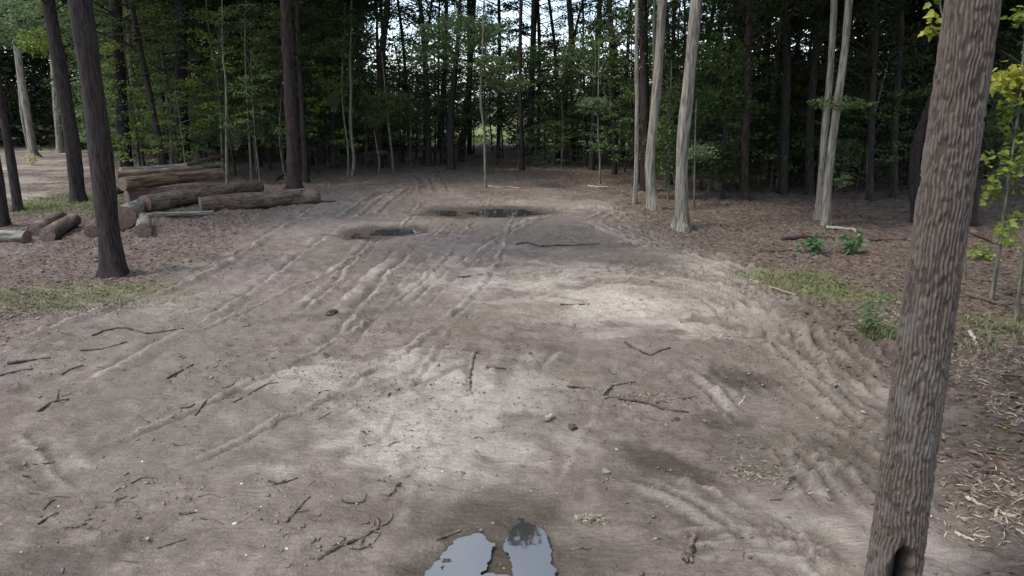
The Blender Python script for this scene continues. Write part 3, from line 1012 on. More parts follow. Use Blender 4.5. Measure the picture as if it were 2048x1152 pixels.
T('beech_sapling', 'bushy sapling with sprays of pale green leaves left of the far puddle', 'sapling', (787, 344), [(784, 310), (776, 240), (772, 195)], 5, SA, 6, sides=6, flare=.1,
  extra=[dict(px=768, py=200, rx=52, ry=26, n=56, mat='leaf_mid', leaf=.12), dict(px=745, py=235, rx=40, ry=18, n=26, mat='leaf_mid', leaf=.11)])
T('slim_tree', 'dark trunk rising against the sky gap left of the bright leafy tree', 'tree', (757, 334), [(758, 220), (764, 110), (775, 0)], 15, BK, 20, 0, 9, extra=[dict(px=790, py=120, rx=52, ry=40, n=46, mat='leaf_dark', leaf=.15, per=(8, 18)), dict(px=730, py=60, rx=60, ry=44, n=60, mat='leaf_mid', leaf=.15, per=(10, 20)), dict(px=815, py=40, rx=30, ry=44, n=30, mat='leaf_dark', leaf=.15, per=(8, 16))], ref='sky-gap trunk')
T('slim_tree', 'dark forked trunk under the left half of the bright leafy tree', 'tree', (857, 333), [(856, 240), (850, 130), (846, 60), (840, 0)], 12, BK, 19, 0, 9)
T('leafy_tree', 'bright leafy tree with a broad light green crown before the sky', 'tree', (903, 340), [(902, 240), (908, 160), (915, 90)], 15, BK, 9.5, sides=12,
  extra=[dict(px=925, py=64, rx=88, ry=34, n=110, mat='leaf_grey_green', leaf=.16, per=(20, 36), cl=.5, dy=-3), dict(px=875, py=112, rx=60, ry=26, n=54, mat='leaf_grey_green', leaf=.15, cl=.5, dy=-3)], ref='bright leafy tree')
T('slim_tree', 'dark bent trunk under the right half of the bright leafy tree', 'tree', (922, 322), [(930, 240), (938, 170), (942, 100), (948, 0)], 13, BK, 18, 2, 9)
T('slim_tree', 'dark pair stem beside the bent trunk below the bright leafy tree', 'tree', (886, 326), [(884, 220), (890, 120), (893, 0)], 10, BK, 18, 3, 9)
T('beech_sapling', 'lone pale wavy sapling at the middle of the far mud edge', 'sapling', (971, 376), [(970, 320), (968, 262), (961, 195), (965, 125), (966, 80)], 5.5, SA, 9, sides=8, flare=.3,
  extra=[dict(px=985, py=130, rx=44, ry=20, n=30, mat='leaf_mid', leaf=.12), dict(px=1010, py=165, rx=50, ry=18, n=30, mat='leaf_mid', leaf=.12, dy=1)], ref='lone pale sapling')
T('slim_tree', 'straight black trunk against the bright sky in the middle', 'tree', (1060, 326), [(1062, 220), (1066, 100), (1068, 0)], 14, BK, 22, 1, 11, extra=[dict(px=1050, py=112, rx=60, ry=26, n=60, mat='leaf_mid', leaf=.14, dy=-2), dict(px=1020, py=40, rx=46, ry=40, n=44, mat='leaf_dark', leaf=.15)], ref='straight black trunk')
T('slim_tree', 'slim black sky-lit tree forking into two curved limbs', 'tree', (1116, 318), [(1112, 150), (1108, 80), (1098, 0)], 8, BK, 18, 2, 10,
  extra=[dict(px=1108, py=55, rx=40, ry=44, n=36, mat='leaf_dark', leaf=.14, per=(8, 16))])
T('slim_tree', 'dark tree with a Y fork against the sky right of the black trunk', 'tree', (1131, 330), [(1129, 200), (1142, 80), (1138, 0)], 14, BK, 20, 1, 11, extra=[dict(px=1110, py=140, rx=70, ry=30, n=64, mat='leaf_mid', leaf=.14, per=(10, 20), dy=-1), dict(px=1180, py=30, rx=50, ry=34, n=40, mat='leaf_dark', leaf=.15, per=(8, 18)), dict(px=1150, py=190, rx=60, ry=26, n=40, mat='leaf_mid', leaf=.13, per=(10, 20))], ref='Y-forked tree')
T('slim_tree', 'limb-like slim dark stem slanting right from beside the Y-forked tree', 'tree', (1150, 322), [(1142, 180), (1150, 70), (1166, 0)], 7, BK, 15, 2, 10)
T('beech_sapling', 'pale sapling with a light leaf cluster right of the far mud edge', 'sapling', (1199, 369), [(1200, 320), (1196, 250), (1197, 170)], 5, SA, 6, sides=8, flare=.3,
  extra=[dict(px=1190, py=210, rx=24, ry=18, n=24, mat='leaf_grey_green', leaf=.12), dict(px=1180, py=120, rx=80, ry=34, n=60, mat='leaf_mid', leaf=.13, dy=2)], ref='leaf-cluster sapling')
T('slim_tree', 'dark narrow trunk left of the thin pale tree', 'tree', (1229, 348), [(1227, 200), (1222, 90), (1220, 0)], 10, BK, 20, 2, 8.5, extra=[dict(px=1230, py=50, rx=50, ry=34, n=60, mat='leaf_mid', leaf=.13, dy=1), dict(px=1170, py=95, rx=60, ry=24, n=50, mat='leaf_mid', leaf=.13, dy=-1)])
T('grey_tree', 'thin pale straight tree left of the two pale trunks', 'tree', (1269, 408), [(1273, 330), (1274, 200), (1273, 90), (1274, 0)], 9, PL, 16, 3, 9, sides=10, ref='thin pale tree')
T('red_pine', 'dark brown pine trunk close behind the thin pale tree', 'tree', (1291, 382), [(1290, 250), (1288, 120), (1286, 0)], 19, RP, 22, 0, 8, sides=16)
T('grey_tree', 'pale grey trunk with a kinked foot, left of the stouter pale trunk', 'tree', (1307, 420), [(1300, 330), (1308, 240), (1316, 150), (1325, 0)], 20, PL, 20, 3, 9.5, sides=18, flare=.7, ref='kinked pale trunk')
T('grey_tree', 'narrow shaded stem tucked against the left side of the kinked pale trunk', 'tree', (1300, 396), [(1302, 300), (1308, 150), (1309, 0)], 8, SA, 18, 3, 9)
T('grey_tree', 'stout pale grey trunk with flared foot at right edge of the mud', 'tree', (1363, 456), [(1364, 300), (1377, 170), (1393, 0)], 25, PL, 22, 1, 9.5, sides=22, flare=.6, ref='stout pale trunk')
T('beech_sapling', 'leafy bush-like sapling filling the gap between the two pale trunks', 'sapling', (1336, 398), [(1338, 330), (1340, 230)], 4, SA, 5, sides=6,
  extra=[dict(px=1335, py=300, rx=28, ry=70, n=70, mat='leaf_mid', leaf=.11), dict(px=1342, py=200, rx=22, ry=30, n=22, mat='leaf_mid', leaf=.11)])
T('beech_sapling', 'thin dark stem with light leaves just right of the stout pale trunk', 'sapling', (1388, 412), [(1389, 350), (1390, 290)], 4, SA, 3.6, sides=6,
  extra=[dict(px=1400, py=305, rx=26, ry=12, n=16, mat='leaf_grey_green', leaf=.10)])
T('leafy_tree', 'leafy green understory tree between the stout pale trunk and brown pine', 'tree', (1445, 400), [(1448, 300), (1455, 150), (1470, 30), (1470, 0)], 7, D, 10, sides=8,
  extra=[dict(px=1448, py=205, rx=58, ry=32, n=80, mat='leaf_mid', leaf=.12), dict(px=1450, py=110, rx=60, ry=44, n=80, mat='leaf_mid', leaf=.12), dict(px=1440, py=330, rx=50, ry=46, n=56, mat='leaf_dark', leaf=.11)], ref='leafy understory tree')
T('red_pine', 'brown pine trunk right of the leafy green understory tree', 'tree', (1489, 404), [(1490, 300), (1494, 180), (1500, 0)], 15, RP, 20, 0, 8, sides=14, ref='brown pine')
T('slim_tree', 'thick black trunk before the right-hand sky gap', 'tree', (1566, 384), [(1570, 240), (1574, 100), (1572, 0)], 18, BK, 22, 2, 8.5, ref='thick black trunk')
T('slim_tree', 'black trunk curving right across the right-hand sky gap', 'tree', (1618, 388), [(1620, 250), (1630, 130), (1642, 0)], 16, BK, 21, 0, 8.5)
T('grey_tree', 'front stem of the pale twin tree, with a knotty foot', 'tree', (1650, 454), [(1653, 400), (1659, 330), (1676, 200), (1690, 100), (1698, 0)], 16, PL, 19, 3, 9, sides=16, flare=.5, ref='pale twin tree',
  extra=[dict(px=1676, py=206, rx=64, ry=10, n=30, mat='leaf_mid', leaf=.11, cl=.3, per=(8, 18), dy=-.3), dict(px=1682, py=360, rx=10, ry=14, n=7, mat='leaf_mid', leaf=.09, cl=.2)])
T('grey_tree', 'rear mossy stem of the pale twin tree', 'tree', (1637, 436), [(1642, 370), (1650, 260), (1660, 150), (1668, 0)], 14, PL, 18, 0, 9, sides=14,
  extra=[dict(px=1654, py=330, rx=12, ry=24, n=10, mat='leaf_bright', leaf=.08, cl=.2, per=(8, 14)), dict(px=1690, py=295, rx=26, ry=22, n=18, mat='leaf_dark', leaf=.10)])
T('grey_tree', 'grey curved trunk partly hidden by the left side of the thick ridged trunk', 'tree', (1836, 440), [(1828, 370), (1832, 300), (1850, 240), (1880, 150), (1900, 0)], 19, D, 18, 0, 8.5, sides=16)
T('grey_tree', 'grey trunk showing just right of the thick ridged trunk', 'tree', (1945, 446), [(1948, 350), (1955, 260), (1966, 0)], 17, D, 19, 1, 8.5)
T('slim_tree', 'dark slim trunk right of the pale twin tree', 'tree', (1740, 400), [(1744, 250), (1750, 100), (1752, 0)], 12, BK, 20, 2, 8)
T('slim_tree', 'black trunk midway between the pale twin tree and the thick ridged trunk', 'tree', (1788, 396), [(1790, 240), (1800, 100), (1802, 0)], 14, BK, 20, 2, 8)
T('leafy_tree', 'green leafy tree at top left reaching in over the side road', 'tree', (-70, 372), [(-78, 250), (-88, 120), (-92, 0)], 16, D, 9, None, 7,
  extra=[dict(px=30, py=40, rx=105, ry=56, n=190, mat='leaf_grey_green', leaf=.14, per=(22, 40), dy=2, cl=.5), dict(px=80, py=85, rx=40, ry=26, n=34, mat='leaf_bright', leaf=.13, dy=-1)])
T('leafy_tree', 'yellow-green leafy tree behind the reddish pine at top', 'tree', (655, 326), [(652, 240), (648, 120), (644, 0)], 8, BK, 12,
  extra=[dict(px=640, py=95, rx=34, ry=26, n=44, mat='leaf_bright', leaf=.15, dy=3), dict(px=600, py=40, rx=70, ry=40, n=60, mat='leaf_mid', leaf=.15, dy=2), dict(px=660, py=190, rx=50, ry=30, n=40, mat='leaf_mid', leaf=.14, dy=3)])

# ------------------------------------------------------------------ the rest of the wood
taken = []
for o in list(bpy.data.objects):
    if o.type == 'EMPTY':
        taken.append((o.location.x, o.location.y))


def in_wood(x, y):
    px, py = pix(x, y, 0)
    c = G(px, py)
    xa, ya = np.array([x]), np.array([y])
    if sdpoly(xa, ya, MUD)[0] > -1.2 or sdpoly(xa, ya, SIDE)[0] > -.5:
        return False
    return True


bgp = []
tries = 0
while len(bgp) < 140 and tries < 20000:
    tries += 1
    y = rng.uniform(21, 63)
    x = rng.uniform(-.9 * y, .86 * y)
    px, py = pix(x, y, 0)
    if -340 < px < 180 and y < 58:
        continue
    if px < 640 and y < 31 or 640 <= px < 1240 and y < 37 or px >= 1240 and y < 25:
        continue
    if y > 57 and 780 < px < 1320:
        continue
    if not in_wood(x, y):
        continue
    mind = 1.7 if not 680 < px < 1420 else 2.6
    if any((x - a) ** 2 + (y - c) ** 2 < mind ** 2 for a, c in taken):
        continue
    taken.append((x, y)); bgp.append((x, y, px))

refs = sorted(TREES)
# keep landmarks reasonably spread
bgp.sort(key=lambda t: t[2])
gaps = {}
for x, y, px in bgp:
    left = [r for r in refs if r[0] < px]; right = [r for r in refs if r[0] >= px]
    if not left: key = 'left of ' + right[0][1]
    elif not right: key = 'right of ' + left[-1][1]
    else: key = 'between ' + left[-1][1] + ' and ' + right[0][1]
    far = 'far' if y > 46 else 'shaded'
    gaps.setdefault((key, far), []).append((x, y, px))
ORD = ['first', 'second', 'third', 'fourth', 'fifth', 'sixth', 'seventh', 'eighth', 'ninth', 'tenth', 'eleventh', 'twelfth', 'thirteenth', 'fourteenth', 'fifteenth', 'sixteenth', 'seventeenth', 'eighteenth', 'nineteenth', 'twentieth'] + ['twenty-' + k for k in ('first', 'second', 'third', 'fourth', 'fifth', 'sixth', 'seventh', 'eighth', 'ninth')] + ['thirtieth'] + ['thirty-' + k for k in ('first', 'second', 'third', 'fourth', 'fifth', 'sixth', 'seventh', 'eighth', 'ninth')] + ['fortieth'] + ['forty-' + k for k in ('first', 'second', 'third', 'fourth', 'fifth')]
ORD += ['further'] * 80
ORD_ = ['first', 'second', 'third', 'fourth', 'fifth', 'sixth', 'seventh', 'eighth', 'ninth', 'tenth', 'eleventh', 'twelfth', 'thirteenth', 'fourteenth', 'fifteenth', 'sixteenth', 'seventeenth', 'eighteenth', 'nineteenth', 'twentieth'] + ['further'] * 60
for (key, far), lst in gaps.items():
    for i, (x, y, px) in enumerate(lst):
        r = rng.uniform(.09, .2)
        z = H(x, y)
        wpx = 2 * r * F / depth(y, .5)
        bpx, bpy_ = pix(x, y, z)
        hh = rng.uniform(16, 22)
        lx = rng.normal(0, .5); ly = rng.normal(0, .5)
        pts = [np.array((x, y, z)), np.array((x + lx * .3 + rng.normal(0, .1), y + ly * .3, hh * .33)), np.array((x + lx + rng.normal(0, .15), y + ly, hh * .66)), np.array((x + lx * 1.3, y + ly * 1.4, hh))]
        root = empty('forest_tree', (x, y, z))
        mb = MB(); mb.add(*trunk_mesh(pts, r, 9, i * 1.9 + x, .4))
        mt = [BK, D, BK, D, SA][int(rng.integers(0, 5))] if px < 700 or px > 1400 else [BK, BK, D, BK][int(rng.integers(0, 4))]
        link('trunk', mb.mesh('trunk'), MATS[mt], root)
        ci = int(rng.integers(0, 4)) if not 700 < px < 1800 else int(rng.choice([1, 3, 3]))
        cz = rng.uniform(6.5, 9.5) if not 700 < px < 1800 else rng.uniform(8.5, 12)
        c0 = np.array([np.interp(cz + z, [p[2] for p in pts], [p[k] for p in pts]) for k in range(3)]) - pts[0]
        rz = rng.uniform(0, 6.28); sc = rng.uniform(.8, 1.1) * (.45 if 885 < px < 965 else .85 if 600 < px < 1350 and y < 47 else 1.05)
        for nm, me in (('crown', tinted(CANOPY[ci][0], 'leaf_dark' if rng.uniform() < .7 else 'leaf_mid')), ('limbs', tinted(CANOPY[ci][1], mt))):
            o = link(nm, me, None, root, tuple(c0)); o.rotation_euler.z = rz; o.scale = (sc, sc, sc * .9)
        one = len(lst) == 1
        if one:
            lab = f'lone {far} trunk {key}'
        else:
            lab = f'{ORD[i]} {far} trunk from left, {key}'
        tag(root, lab, 'tree', 'trunks deeper in the wood')

for i, (x, y) in enumerate([(9.8, 5.6), (12.6, 9.2), (13.5, 6.0), (10.5, 2.5), (14.2, 13.6), (15.8, 10.0), (11.5, -1.0), (15.5, 17.5), (8.8, 0.6)]):  # out-of-view trees added to block light on the thick trunk's right side
    z = H(x, y)
    hh = 19 + (i * 37 % 5)
    pts = [np.array((x, y, z)), np.array((x + .1, y, hh * .35)), np.array((x + .3, y + .2, hh * .7)), np.array((x + .3, y + .3, hh))]
    root = empty('forest_tree', (x, y, z))
    mb = MB(); mb.add(*trunk_mesh(pts, .14 + .02 * (i % 4), 12, i, .4))
    link('trunk', mb.mesh('trunk'), MATS[D], root)
    for nm, me in (('crown', tinted(CANOPY[(i * 3) % 4][0], 'leaf_dark')), ('limbs', tinted(CANOPY[(i * 3) % 4][1], D))):
        o = link(nm, me, None, root, (.15, 0, 5.2)); o.rotation_euler.z = i * 1.3; o.scale = (1.05, 1.05, 1)
    tag(root, f'{ORD[i]} unseen tree added outside the right edge to block light', 'tree', 'trees added beyond the right edge for shade')

# understory saplings among the trunks
und = []
tries = 0
while len(und) < 190 and tries < 20000:
    tries += 1
    y = rng.uniform(24, 58)
    x = rng.uniform(-.8 * y, .80 * y)
    px, py = pix(x, y, 0)
    if px > 2080 or px < -120: continue
    if -340 < px < 190 and y < 56: continue
    if px < 640 and y < 32 or 640 <= px < 1240 and y < 39 or px >= 1240 and y < 27: continue
    if y > 50 and 780 < px < 1320: continue
    if y > 40 and 910 < px < 1025: continue
    if not in_wood(x, y): continue
    if any((x - a) ** 2 + (y - c) ** 2 < 1.0 for a, c in taken): continue
    taken.append((x, y)); und.append((x, y, px))
und.sort(key=lambda t: t[2])
gaps = {}
for x, y, px in und:
    left = [r for r in refs if r[0] < px]; right = [r for r in refs if r[0] >= px]
    if not left: key = 'left of ' + right[0][1]
    elif not right: key = 'right of ' + left[-1][1]
    else: key = 'between ' + left[-1][1] + ' and ' + right[0][1]
    gaps.setdefault(key, []).append((x, y, px))
for key, lst in gaps.items():
    for i, (x, y, px) in enumerate(lst):
        z = H(x, y)
        si = int(rng.integers(0, 4))
        sc = rng.uniform(.8, 1.25) * (1.0 if not 760 < px < 1330 else .8)
        cz = rng.uniform(.7, 2.2)
        hh = cz + 3.6 * sc
        pts = [np.array((x, y, z)), np.array((x + rng.normal(0, .12), y, z + hh * .4)), np.array((x + rng.normal(0, .2), y, z + hh))]
        root = empty('understory_sapling', (x, y, z))
        mb = MB(); mb.add(*trunk_mesh(pts, .035 * sc, 6, i + x, .2))
        link('trunk', mb.mesh('trunk'), MATS[SA], root)
        mt = ['leaf_dark', 'leaf_mid', 'leaf_mid', 'leaf_grey_green'][int(rng.integers(0, 4))]
        for nm, me in (('crown', tinted(SPRAY[si][0], mt)), ('limbs', tinted(SPRAY[si][1], SA))):
            o = link(nm, me, None, root, (0, 0, cz)); o.rotation_euler.z = i * 1.7 + x; o.scale = (sc, sc, sc)
        lab = f'lone leafy sapling {key}' if len(lst) == 1 else f'{ORD[i]} leafy sapling from left, {key}'
        tag(root, lab, 'sapling', 'leafy saplings of the understory')


# taller leafy trees of the middle storey along the wood's edge, and dark evergreens on the right
mids = []
tries = 0
while len(mids) < 76 and tries < 30000:
    tries += 1
    y = rng.uniform(28, 54)
    x = rng.uniform(-.62 * y, .70 * y)
    px, py = pix(x, y, 0)
    if px < 225 or px > 1980: continue
    if px < 640 and y < 34 or 640 <= px < 1240 and y < 39 or px >= 1240 and y < 28: continue
    if not in_wood(x, y): continue
    if 905 < px < 1025: continue
    if 700 < px < 1300 and (y > 50 or rng.uniform() < .12): continue
    if any((x - a) ** 2 + (y - c) ** 2 < 1.3 for a, c in taken): continue
    if any(abs(px - a) < 26 and abs(y - c) < 5 for _, c, a in mids): continue
    taken.append((x, y)); mids.append((x, y, px))
for px, y in ((925, 46), (968, 43), (1005, 47), (948, 51), (985, 52), (870, 44), (1090, 45), (1170, 48), (805, 46)):
    q_ = PY(px, 320, y)
    mids.append((q_[0], y, px))
mids.sort(key=lambda t: t[2])
gaps = {}
for x, y, px in mids:
    left = [r for r in refs if r[0] < px]; right = [r for r in refs if r[0] >= px]
    key = 'left of ' + right[0][1] if not left else 'right of ' + left[-1][1] if not right else 'between ' + left[-1][1] + ' and ' + right[0][1]
    ever = px > 1500 and y < 44
    gaps.setdefault((key, ever), []).append((x, y, px))
for (key, ever), lst in gaps.items():
    for i, (x, y, px) in enumerate(lst):
        z = H(x, y)
        mi = int(rng.integers(0, 3))
        sc = rng.uniform(.85, 1.15) * (.92 if 760 < px < 1280 else 1.0)
        cz = .3 if ever else 2.5 if 905 < px < 1025 else rng.uniform(.8, 2.0)
        hh = cz + 6.5 * sc
        pts = [np.array((x, y, z)), np.array((x + rng.normal(0, .15), y, z + hh * .4)), np.array((x + rng.normal(0, .25), y, z + hh))]
        root = empty('evergreen_tree' if ever else 'leafy_tree', (x, y, z))
        mb = MB(); mb.add(*trunk_mesh(pts, .06 * sc, 7, i + x, .3))
        link('trunk', mb.mesh('trunk'), MATS[BK], root)
        mt = 'leaf_evergreen' if ever else ['leaf_mid', 'leaf_mid', 'leaf_dark', 'leaf_grey_green', 'leaf_bright' if px < 700 else 'leaf_mid'][int(rng.integers(0, 5))]
        for nm, me in (('crown', tinted(MID[mi][0], mt)), ('limbs', tinted(MID[mi][1], BK))):
            o = link(nm, me, None, root, (0, 0, cz)); o.rotation_euler.z = i * 2.3 + x; o.scale = (sc, sc, sc)
        kind_ = 'dark drooping evergreen' if ever else 'tall leafy tree'
        tag(root, f'lone {kind_} {key}' if len(lst) == 1 else f'{ORD[i]} {kind_} from left, {key}', 'tree', 'leafy trees along the edge of the wood')


for i, (x, y) in enumerate([(7.0, 3.6), (8.6, 6.4), (6.4, 0.8), (10.6, 9.2), (8.0, -2.0), (10.4, 4.2)]):  # unseen leafy screen added to cut low sky light from the right
    z = H(x, y)
    root = empty('leafy_tree', (x, y, z))
    mb = MB(); mb.add(*trunk_mesh([np.array((x, y, z)), np.array((x + .1, y, z + 3)), np.array((x + .2, y, z + 7))], .06, 8, i, .3))
    link('trunk', mb.mesh('trunk'), MATS[BK], root)
    for nm, me in (('crown', tinted(MID[i % 3][0], 'leaf_dark')), ('limbs', tinted(MID[i % 3][1], BK))):
        o = link(nm, me, None, root, (0, 0, .8)); o.rotation_euler.z = i * 1.1; o.scale = (.85, .85, 1)
    tag(root, f'{ORD[i]} unseen leafy tree added outside the right edge as a light screen', 'tree', 'trees added beyond the right edge for shade')


# low dark shrubs closing the far side of the clearing
for i, px in enumerate([655, 690, 735, 775, 815, 850, 885, 1035, 1070, 1105, 1140, 1165, 1215, 1240, 1420, 1520, 1545, 1600, 1720, 1765, 1810]):
    y = (39.5 + (i * 53 % 7) * .9) if px < 1300 else 28.5 + (i * 53 % 7) * .8
    q_ = PY(px, 320, y)
    x = q_[0]; z = H(x, y)
    root = empty('forest_shrub', (x, y, z))
    mb = MB(); mb.add(*trunk_mesh([np.array((x, y, z)), np.array((x + .05, y, z + .8)), np.array((x, y, z + 2.0))], .025, 6, i, .2))
    link('stem', mb.mesh('stem'), MATS[SA], root)
    sc = .62 + (i * 29 % 5) * .07
    for nm, me in (('crown', tinted(SPRAY[(i + 2) % 4][0], 'leaf_dark' if i % 3 or px > 1300 else 'leaf_mid')), ('limbs', tinted(SPRAY[(i + 2) % 4][1], SA))):
        o = link(nm, me, None, root, (0, 0, .25)); o.rotation_euler.z = i * 1.9; o.scale = (sc * 1.25, sc * 1.25, sc)
    tag(root, f'{ORD[i]} low dark shrub from left along the far edge of the clearing', 'shrub', 'low shrubs at the edge of the wood')


# far wood behind and to the sides: one mass of foliage
def far_wood():
    cent, rads, per, size = [], [], [], []
    def add(x, y, z, r, k, s):
        cent.append((x, y, z)); rads.append(r); per.append(k); size.append(s)
    for i in range(6500):      # left and right walls of foliage
        s = -1 if rng.uniform() < .55 else 1
        y = rng.uniform(54, 82)
        u = rng.uniform(.0, 1)
        x = s * (y * (.20 if s < 0 else .30) + u * y * .95)
        z = 3.5 * float(sstep(60, 80, y)) + rng.uniform(0, 1) ** .9 * 12
        px, py = pix(x, y, z)
        if s > 0 and 1520 < px < 1800 and 30 < py < 150 and rng.uniform() < .8: continue
        add(x, y, z, rng.uniform(.8, 1.7), 38, .46)
    for i in range(3000):      # low growth at the far side of the middle strip
        y = rng.uniform(54, 62); x = rng.uniform(-16, 24)
        z = rng.uniform(0, 1) ** 1.1 * (5.2 + 3.0 * vnoise(np.array([x * .35]), np.array([1.0]), 6)[0])
        px, py = pix(x, y, z)
        if (838 < px < 882 or 918 < px < 1022 or 1232 < px < 1270) and 250 < py < 322 and rng.uniform() < .97: continue
        add(x, y, z, rng.uniform(.5, .95), 30, .24)
    V, Fc = clumps(cent, rads, per, size, .6)
    tag(link('far_wood', mesh('far_wood', V, Fc, False), MATS['leaf_dark']), 'dark mass of leaves closing the wood behind the trunks', 'woodland', kind='stuff')
    # distant tree line across the field
    cent, rads, per, size = [], [], [], []
    for i in range(900):
        x = rng.uniform(-190, 190); y = rng.uniform(225, 260)
        z = rng.uniform(0, 1) * (9 + 5 * vnoise(np.array([x * .05]), np.array([0.0]), 3)[0])
        cent.append((x, y, z)); rads.append(rng.uniform(2.0, 3.4)); per.append(16); size.append(1.5)
    V, Fc = clumps(cent, rads, per, size, .7)
    tag(link('distant_tree_line', mesh('distant_tree_line', V, Fc, False), MATS['leaf_mid']), 'pale distant line of trees across the field beyond the wood', 'woodland', kind='stuff')


far_wood()

for i, (px, py, rx, ry, mat, lab) in enumerate([
        (860, 296, 26, 20, 'leaf_yellow', 'small sunlit yellow-green shrub seen under the bright leafy tree'),
        (945, 285, 34, 24, 'leaf_yellow', 'sunlit yellow-green shrub glowing left of the lone pale sapling'),
        (1005, 280, 34, 28, 'leaf_bright', 'sunlit green shrub glowing right of the lone pale sapling'),
        (1250, 300, 20, 18, 'leaf_yellow', 'small sunlit yellow shrub left of the thin pale tree'),
        (1240, 175, 34, 30, 'leaf_bright', 'yellow-green young tree left of the thin pale tree')]):
    Y = 66.0 if i < 4 else 58.0
    c = PY(px, 300, Y)
    z = H(c[0], Y)
    g = np.array((c[0], Y, z))
    root = empty('sunlit_shrub', tuple(g))
    mb = MB(); cc = PY(px, py, Y)
    mb.add(*trunk_mesh([g, (g + cc) / 2 + np.array((.1, 0, 0)), cc], .05, 6, i, .2))
    link('stem', mb.mesh('stem'), MATS[SA], root)
    fol(root, g, Y, px, py, rx, ry, 60, mat, .17, (22, 36), name='foliage')
    tag(root, lab, 'shrub', 'sunlit shrubs beyond the wood')

# ------------------------------------------------------------------ logs
def log(label, a, c, d0, d1, mat, endmat, lift=(0, 0), seed=0, name='log'):
    """a, c: pixels of the two ends' resting points on the ground; d0, d1 diameters in metres; lift: extra height of each end"""
    A, B = GZ(*a), GZ(*c)
    A[2] += d0 * .5 + lift[0]; B[2] += d1 * .5 + lift[1]
    n = 40
    path, rad = [], []
    side = np.array((-(B - A)[1], (B - A)[0], 0)); side /= np.linalg.norm(side)
    for i in range(n + 1):
        t = i / n
        path.append(A + (B - A) * t + side * .04 * math.sin(3 * t + seed))
        rad.append((d0 + (d1 - d0) * t) * .5 * (1 + .02 * math.sin(9 * t + seed * 3) + .015 * math.sin(31 * t + seed)))
    root = empty(name, tuple(A - np.array((0, 0, d0 * .5))))
    off = A - np.array((0, 0, d0 * .5))
    # body built along local Z so that the bark grain runs lengthways
    L = np.linalg.norm(B - A)
    zax = Vector((B - A) / L)
    q = Vector((0, 0, 1)).rotation_difference(zax)
    inv = q.to_matrix().inverted()
    lp = [inv @ Vector(p - A) for p in path]
    V, Fc = tube(lp, rad, 20, False, .075, seed)
    mb = MB(); mb.add(V, Fc)
    body = link('bark', mb.mesh('log_bark'), MATS[mat], root, tuple(A - off))
    body.rotation_mode = 'QUATERNION'; body.rotation_quaternion = q
    for k, (pos, r, sgn) in enumerate(((lp[0], rad[0], -1), (lp[-1], rad[-1], 1))):
        m2 = MB()
        ring = V[:20] if k == 0 else V[20 * n:20 * (n + 1)]
        vv = [Vector((p.x - pos.x, p.y - pos.y, 0)) for p in ring] + [Vector((p.x - pos.x, p.y - pos.y, 0)) * .5 + Vector((0, 0, .006 * math.sin(j * 2.1) + sgn * .008)) for j, p in enumerate(ring)] + [Vector((0, 0, sgn * .012))]
        ff = []
        for j in range(20):
            jn = (j + 1) % 20
            f1 = (j, jn, 20 + jn, 20 + j); f2 = (20 + j, 20 + jn, 40)
            ff += [f1, f2] if sgn > 0 else [f1[::-1], f2[::-1]]
        m2.add(vv, ff)
        e = link('cut_face', m2.mesh('cut_face', False), MATS[endmat], root, tuple((A - off) + np.array(q @ Vector((pos.x, pos.y, pos.z)))))
        e.rotation_mode = 'QUATERNION'; e.rotation_quaternion = q
    tag(root, label, 'log', 'felled logs')
    return root


log('big round log end-on with reddish sawn face, right of the big oak', (254, 462), (276, 428), .64, .46, 'log_bark_grey', 'end_grain_red', (.04, .02), 1)
log('short thin log end-on beside the big red-faced log', (291, 474), (286, 452), .42, .38, 'log_bark_grey', 'end_grain_brown', (0, 0), 2)
log('long bark-covered log of the middle row, ending left of the reddish pine', (292, 426), (520, 392), .56, .46, 'log_bark', 'end_grain_red', (0, .02), 3)
log('long log lying nearest the mud, its right end below the reddish pine', (402, 426), (637, 406), .54, .58, 'log_bark', 'end_grain_brown', (0, 0), 4)
log('thin pale pole on the ground in front of the long logs', (292, 434), (428, 431), .17, .15, 'log_bark_grey', 'end_grain_tan', (0, 0), 5)
log('tan peeled log on top of the pile, its left end bright', (250, 408), (446, 384), .48, .42, 'log_bark_tan', 'end_grain_brown', (.46, .46), 6)
log('dark log under the tan peeled log', (256, 408), (446, 388), .50, .44, 'log_bark', 'end_grain_brown', (0, 0), 7)
log('pale log behind the tan peeled log, upper left of the pile', (236, 388), (404, 370), .40, .34, 'log_bark_tan', 'end_grain_brown', (.50, .50), 8)
log('grey thin log along the rear top of the pile', (246, 376), (442, 360), .32, .28, 'log_bark_grey', 'end_grain_tan', (.55, .55), 9)
log('thin dark pole sticking up at the rear right of the pile', (374, 366), (450, 354), .22, .18, 'log_bark', 'end_grain_brown', (.7, .95), 10)
log('reddish log butt at the rear left of the pile behind the big oak', (222, 398), (262, 388), .34, .32, 'log_bark', 'end_grain_red', (.1, .1), 11)
log('mossy short log slanting away, nearest of the left-hand logs', (94, 484), (152, 452), .40, .38, 'log_bark', 'end_grain_brown', (0, 0), 12)
log('short dark log lying just behind the mossy slanting one', (74, 474), (124, 444), .38, .32, 'log_bark', 'end_grain_brown', (0, 0), 13)
log('log lying crosswise at the left edge of the picture', (-60, 482), (58, 480), .30, .32, 'log_bark_grey', 'end_grain_red', (0, 0), 14)
log('small reddish stub showing left of the foot of the big oak', (186, 476), (192, 466), .34, .34, 'log_bark', 'end_grain_red', (0, 0), 15, 'log_stub')
log('slim fallen trunk lying right of the thick ridged trunk', (1932, 462), (1992, 492), .16, .12, 'log_bark', 'end_grain_brown', (0, 0), 16, 'fallen_trunk')


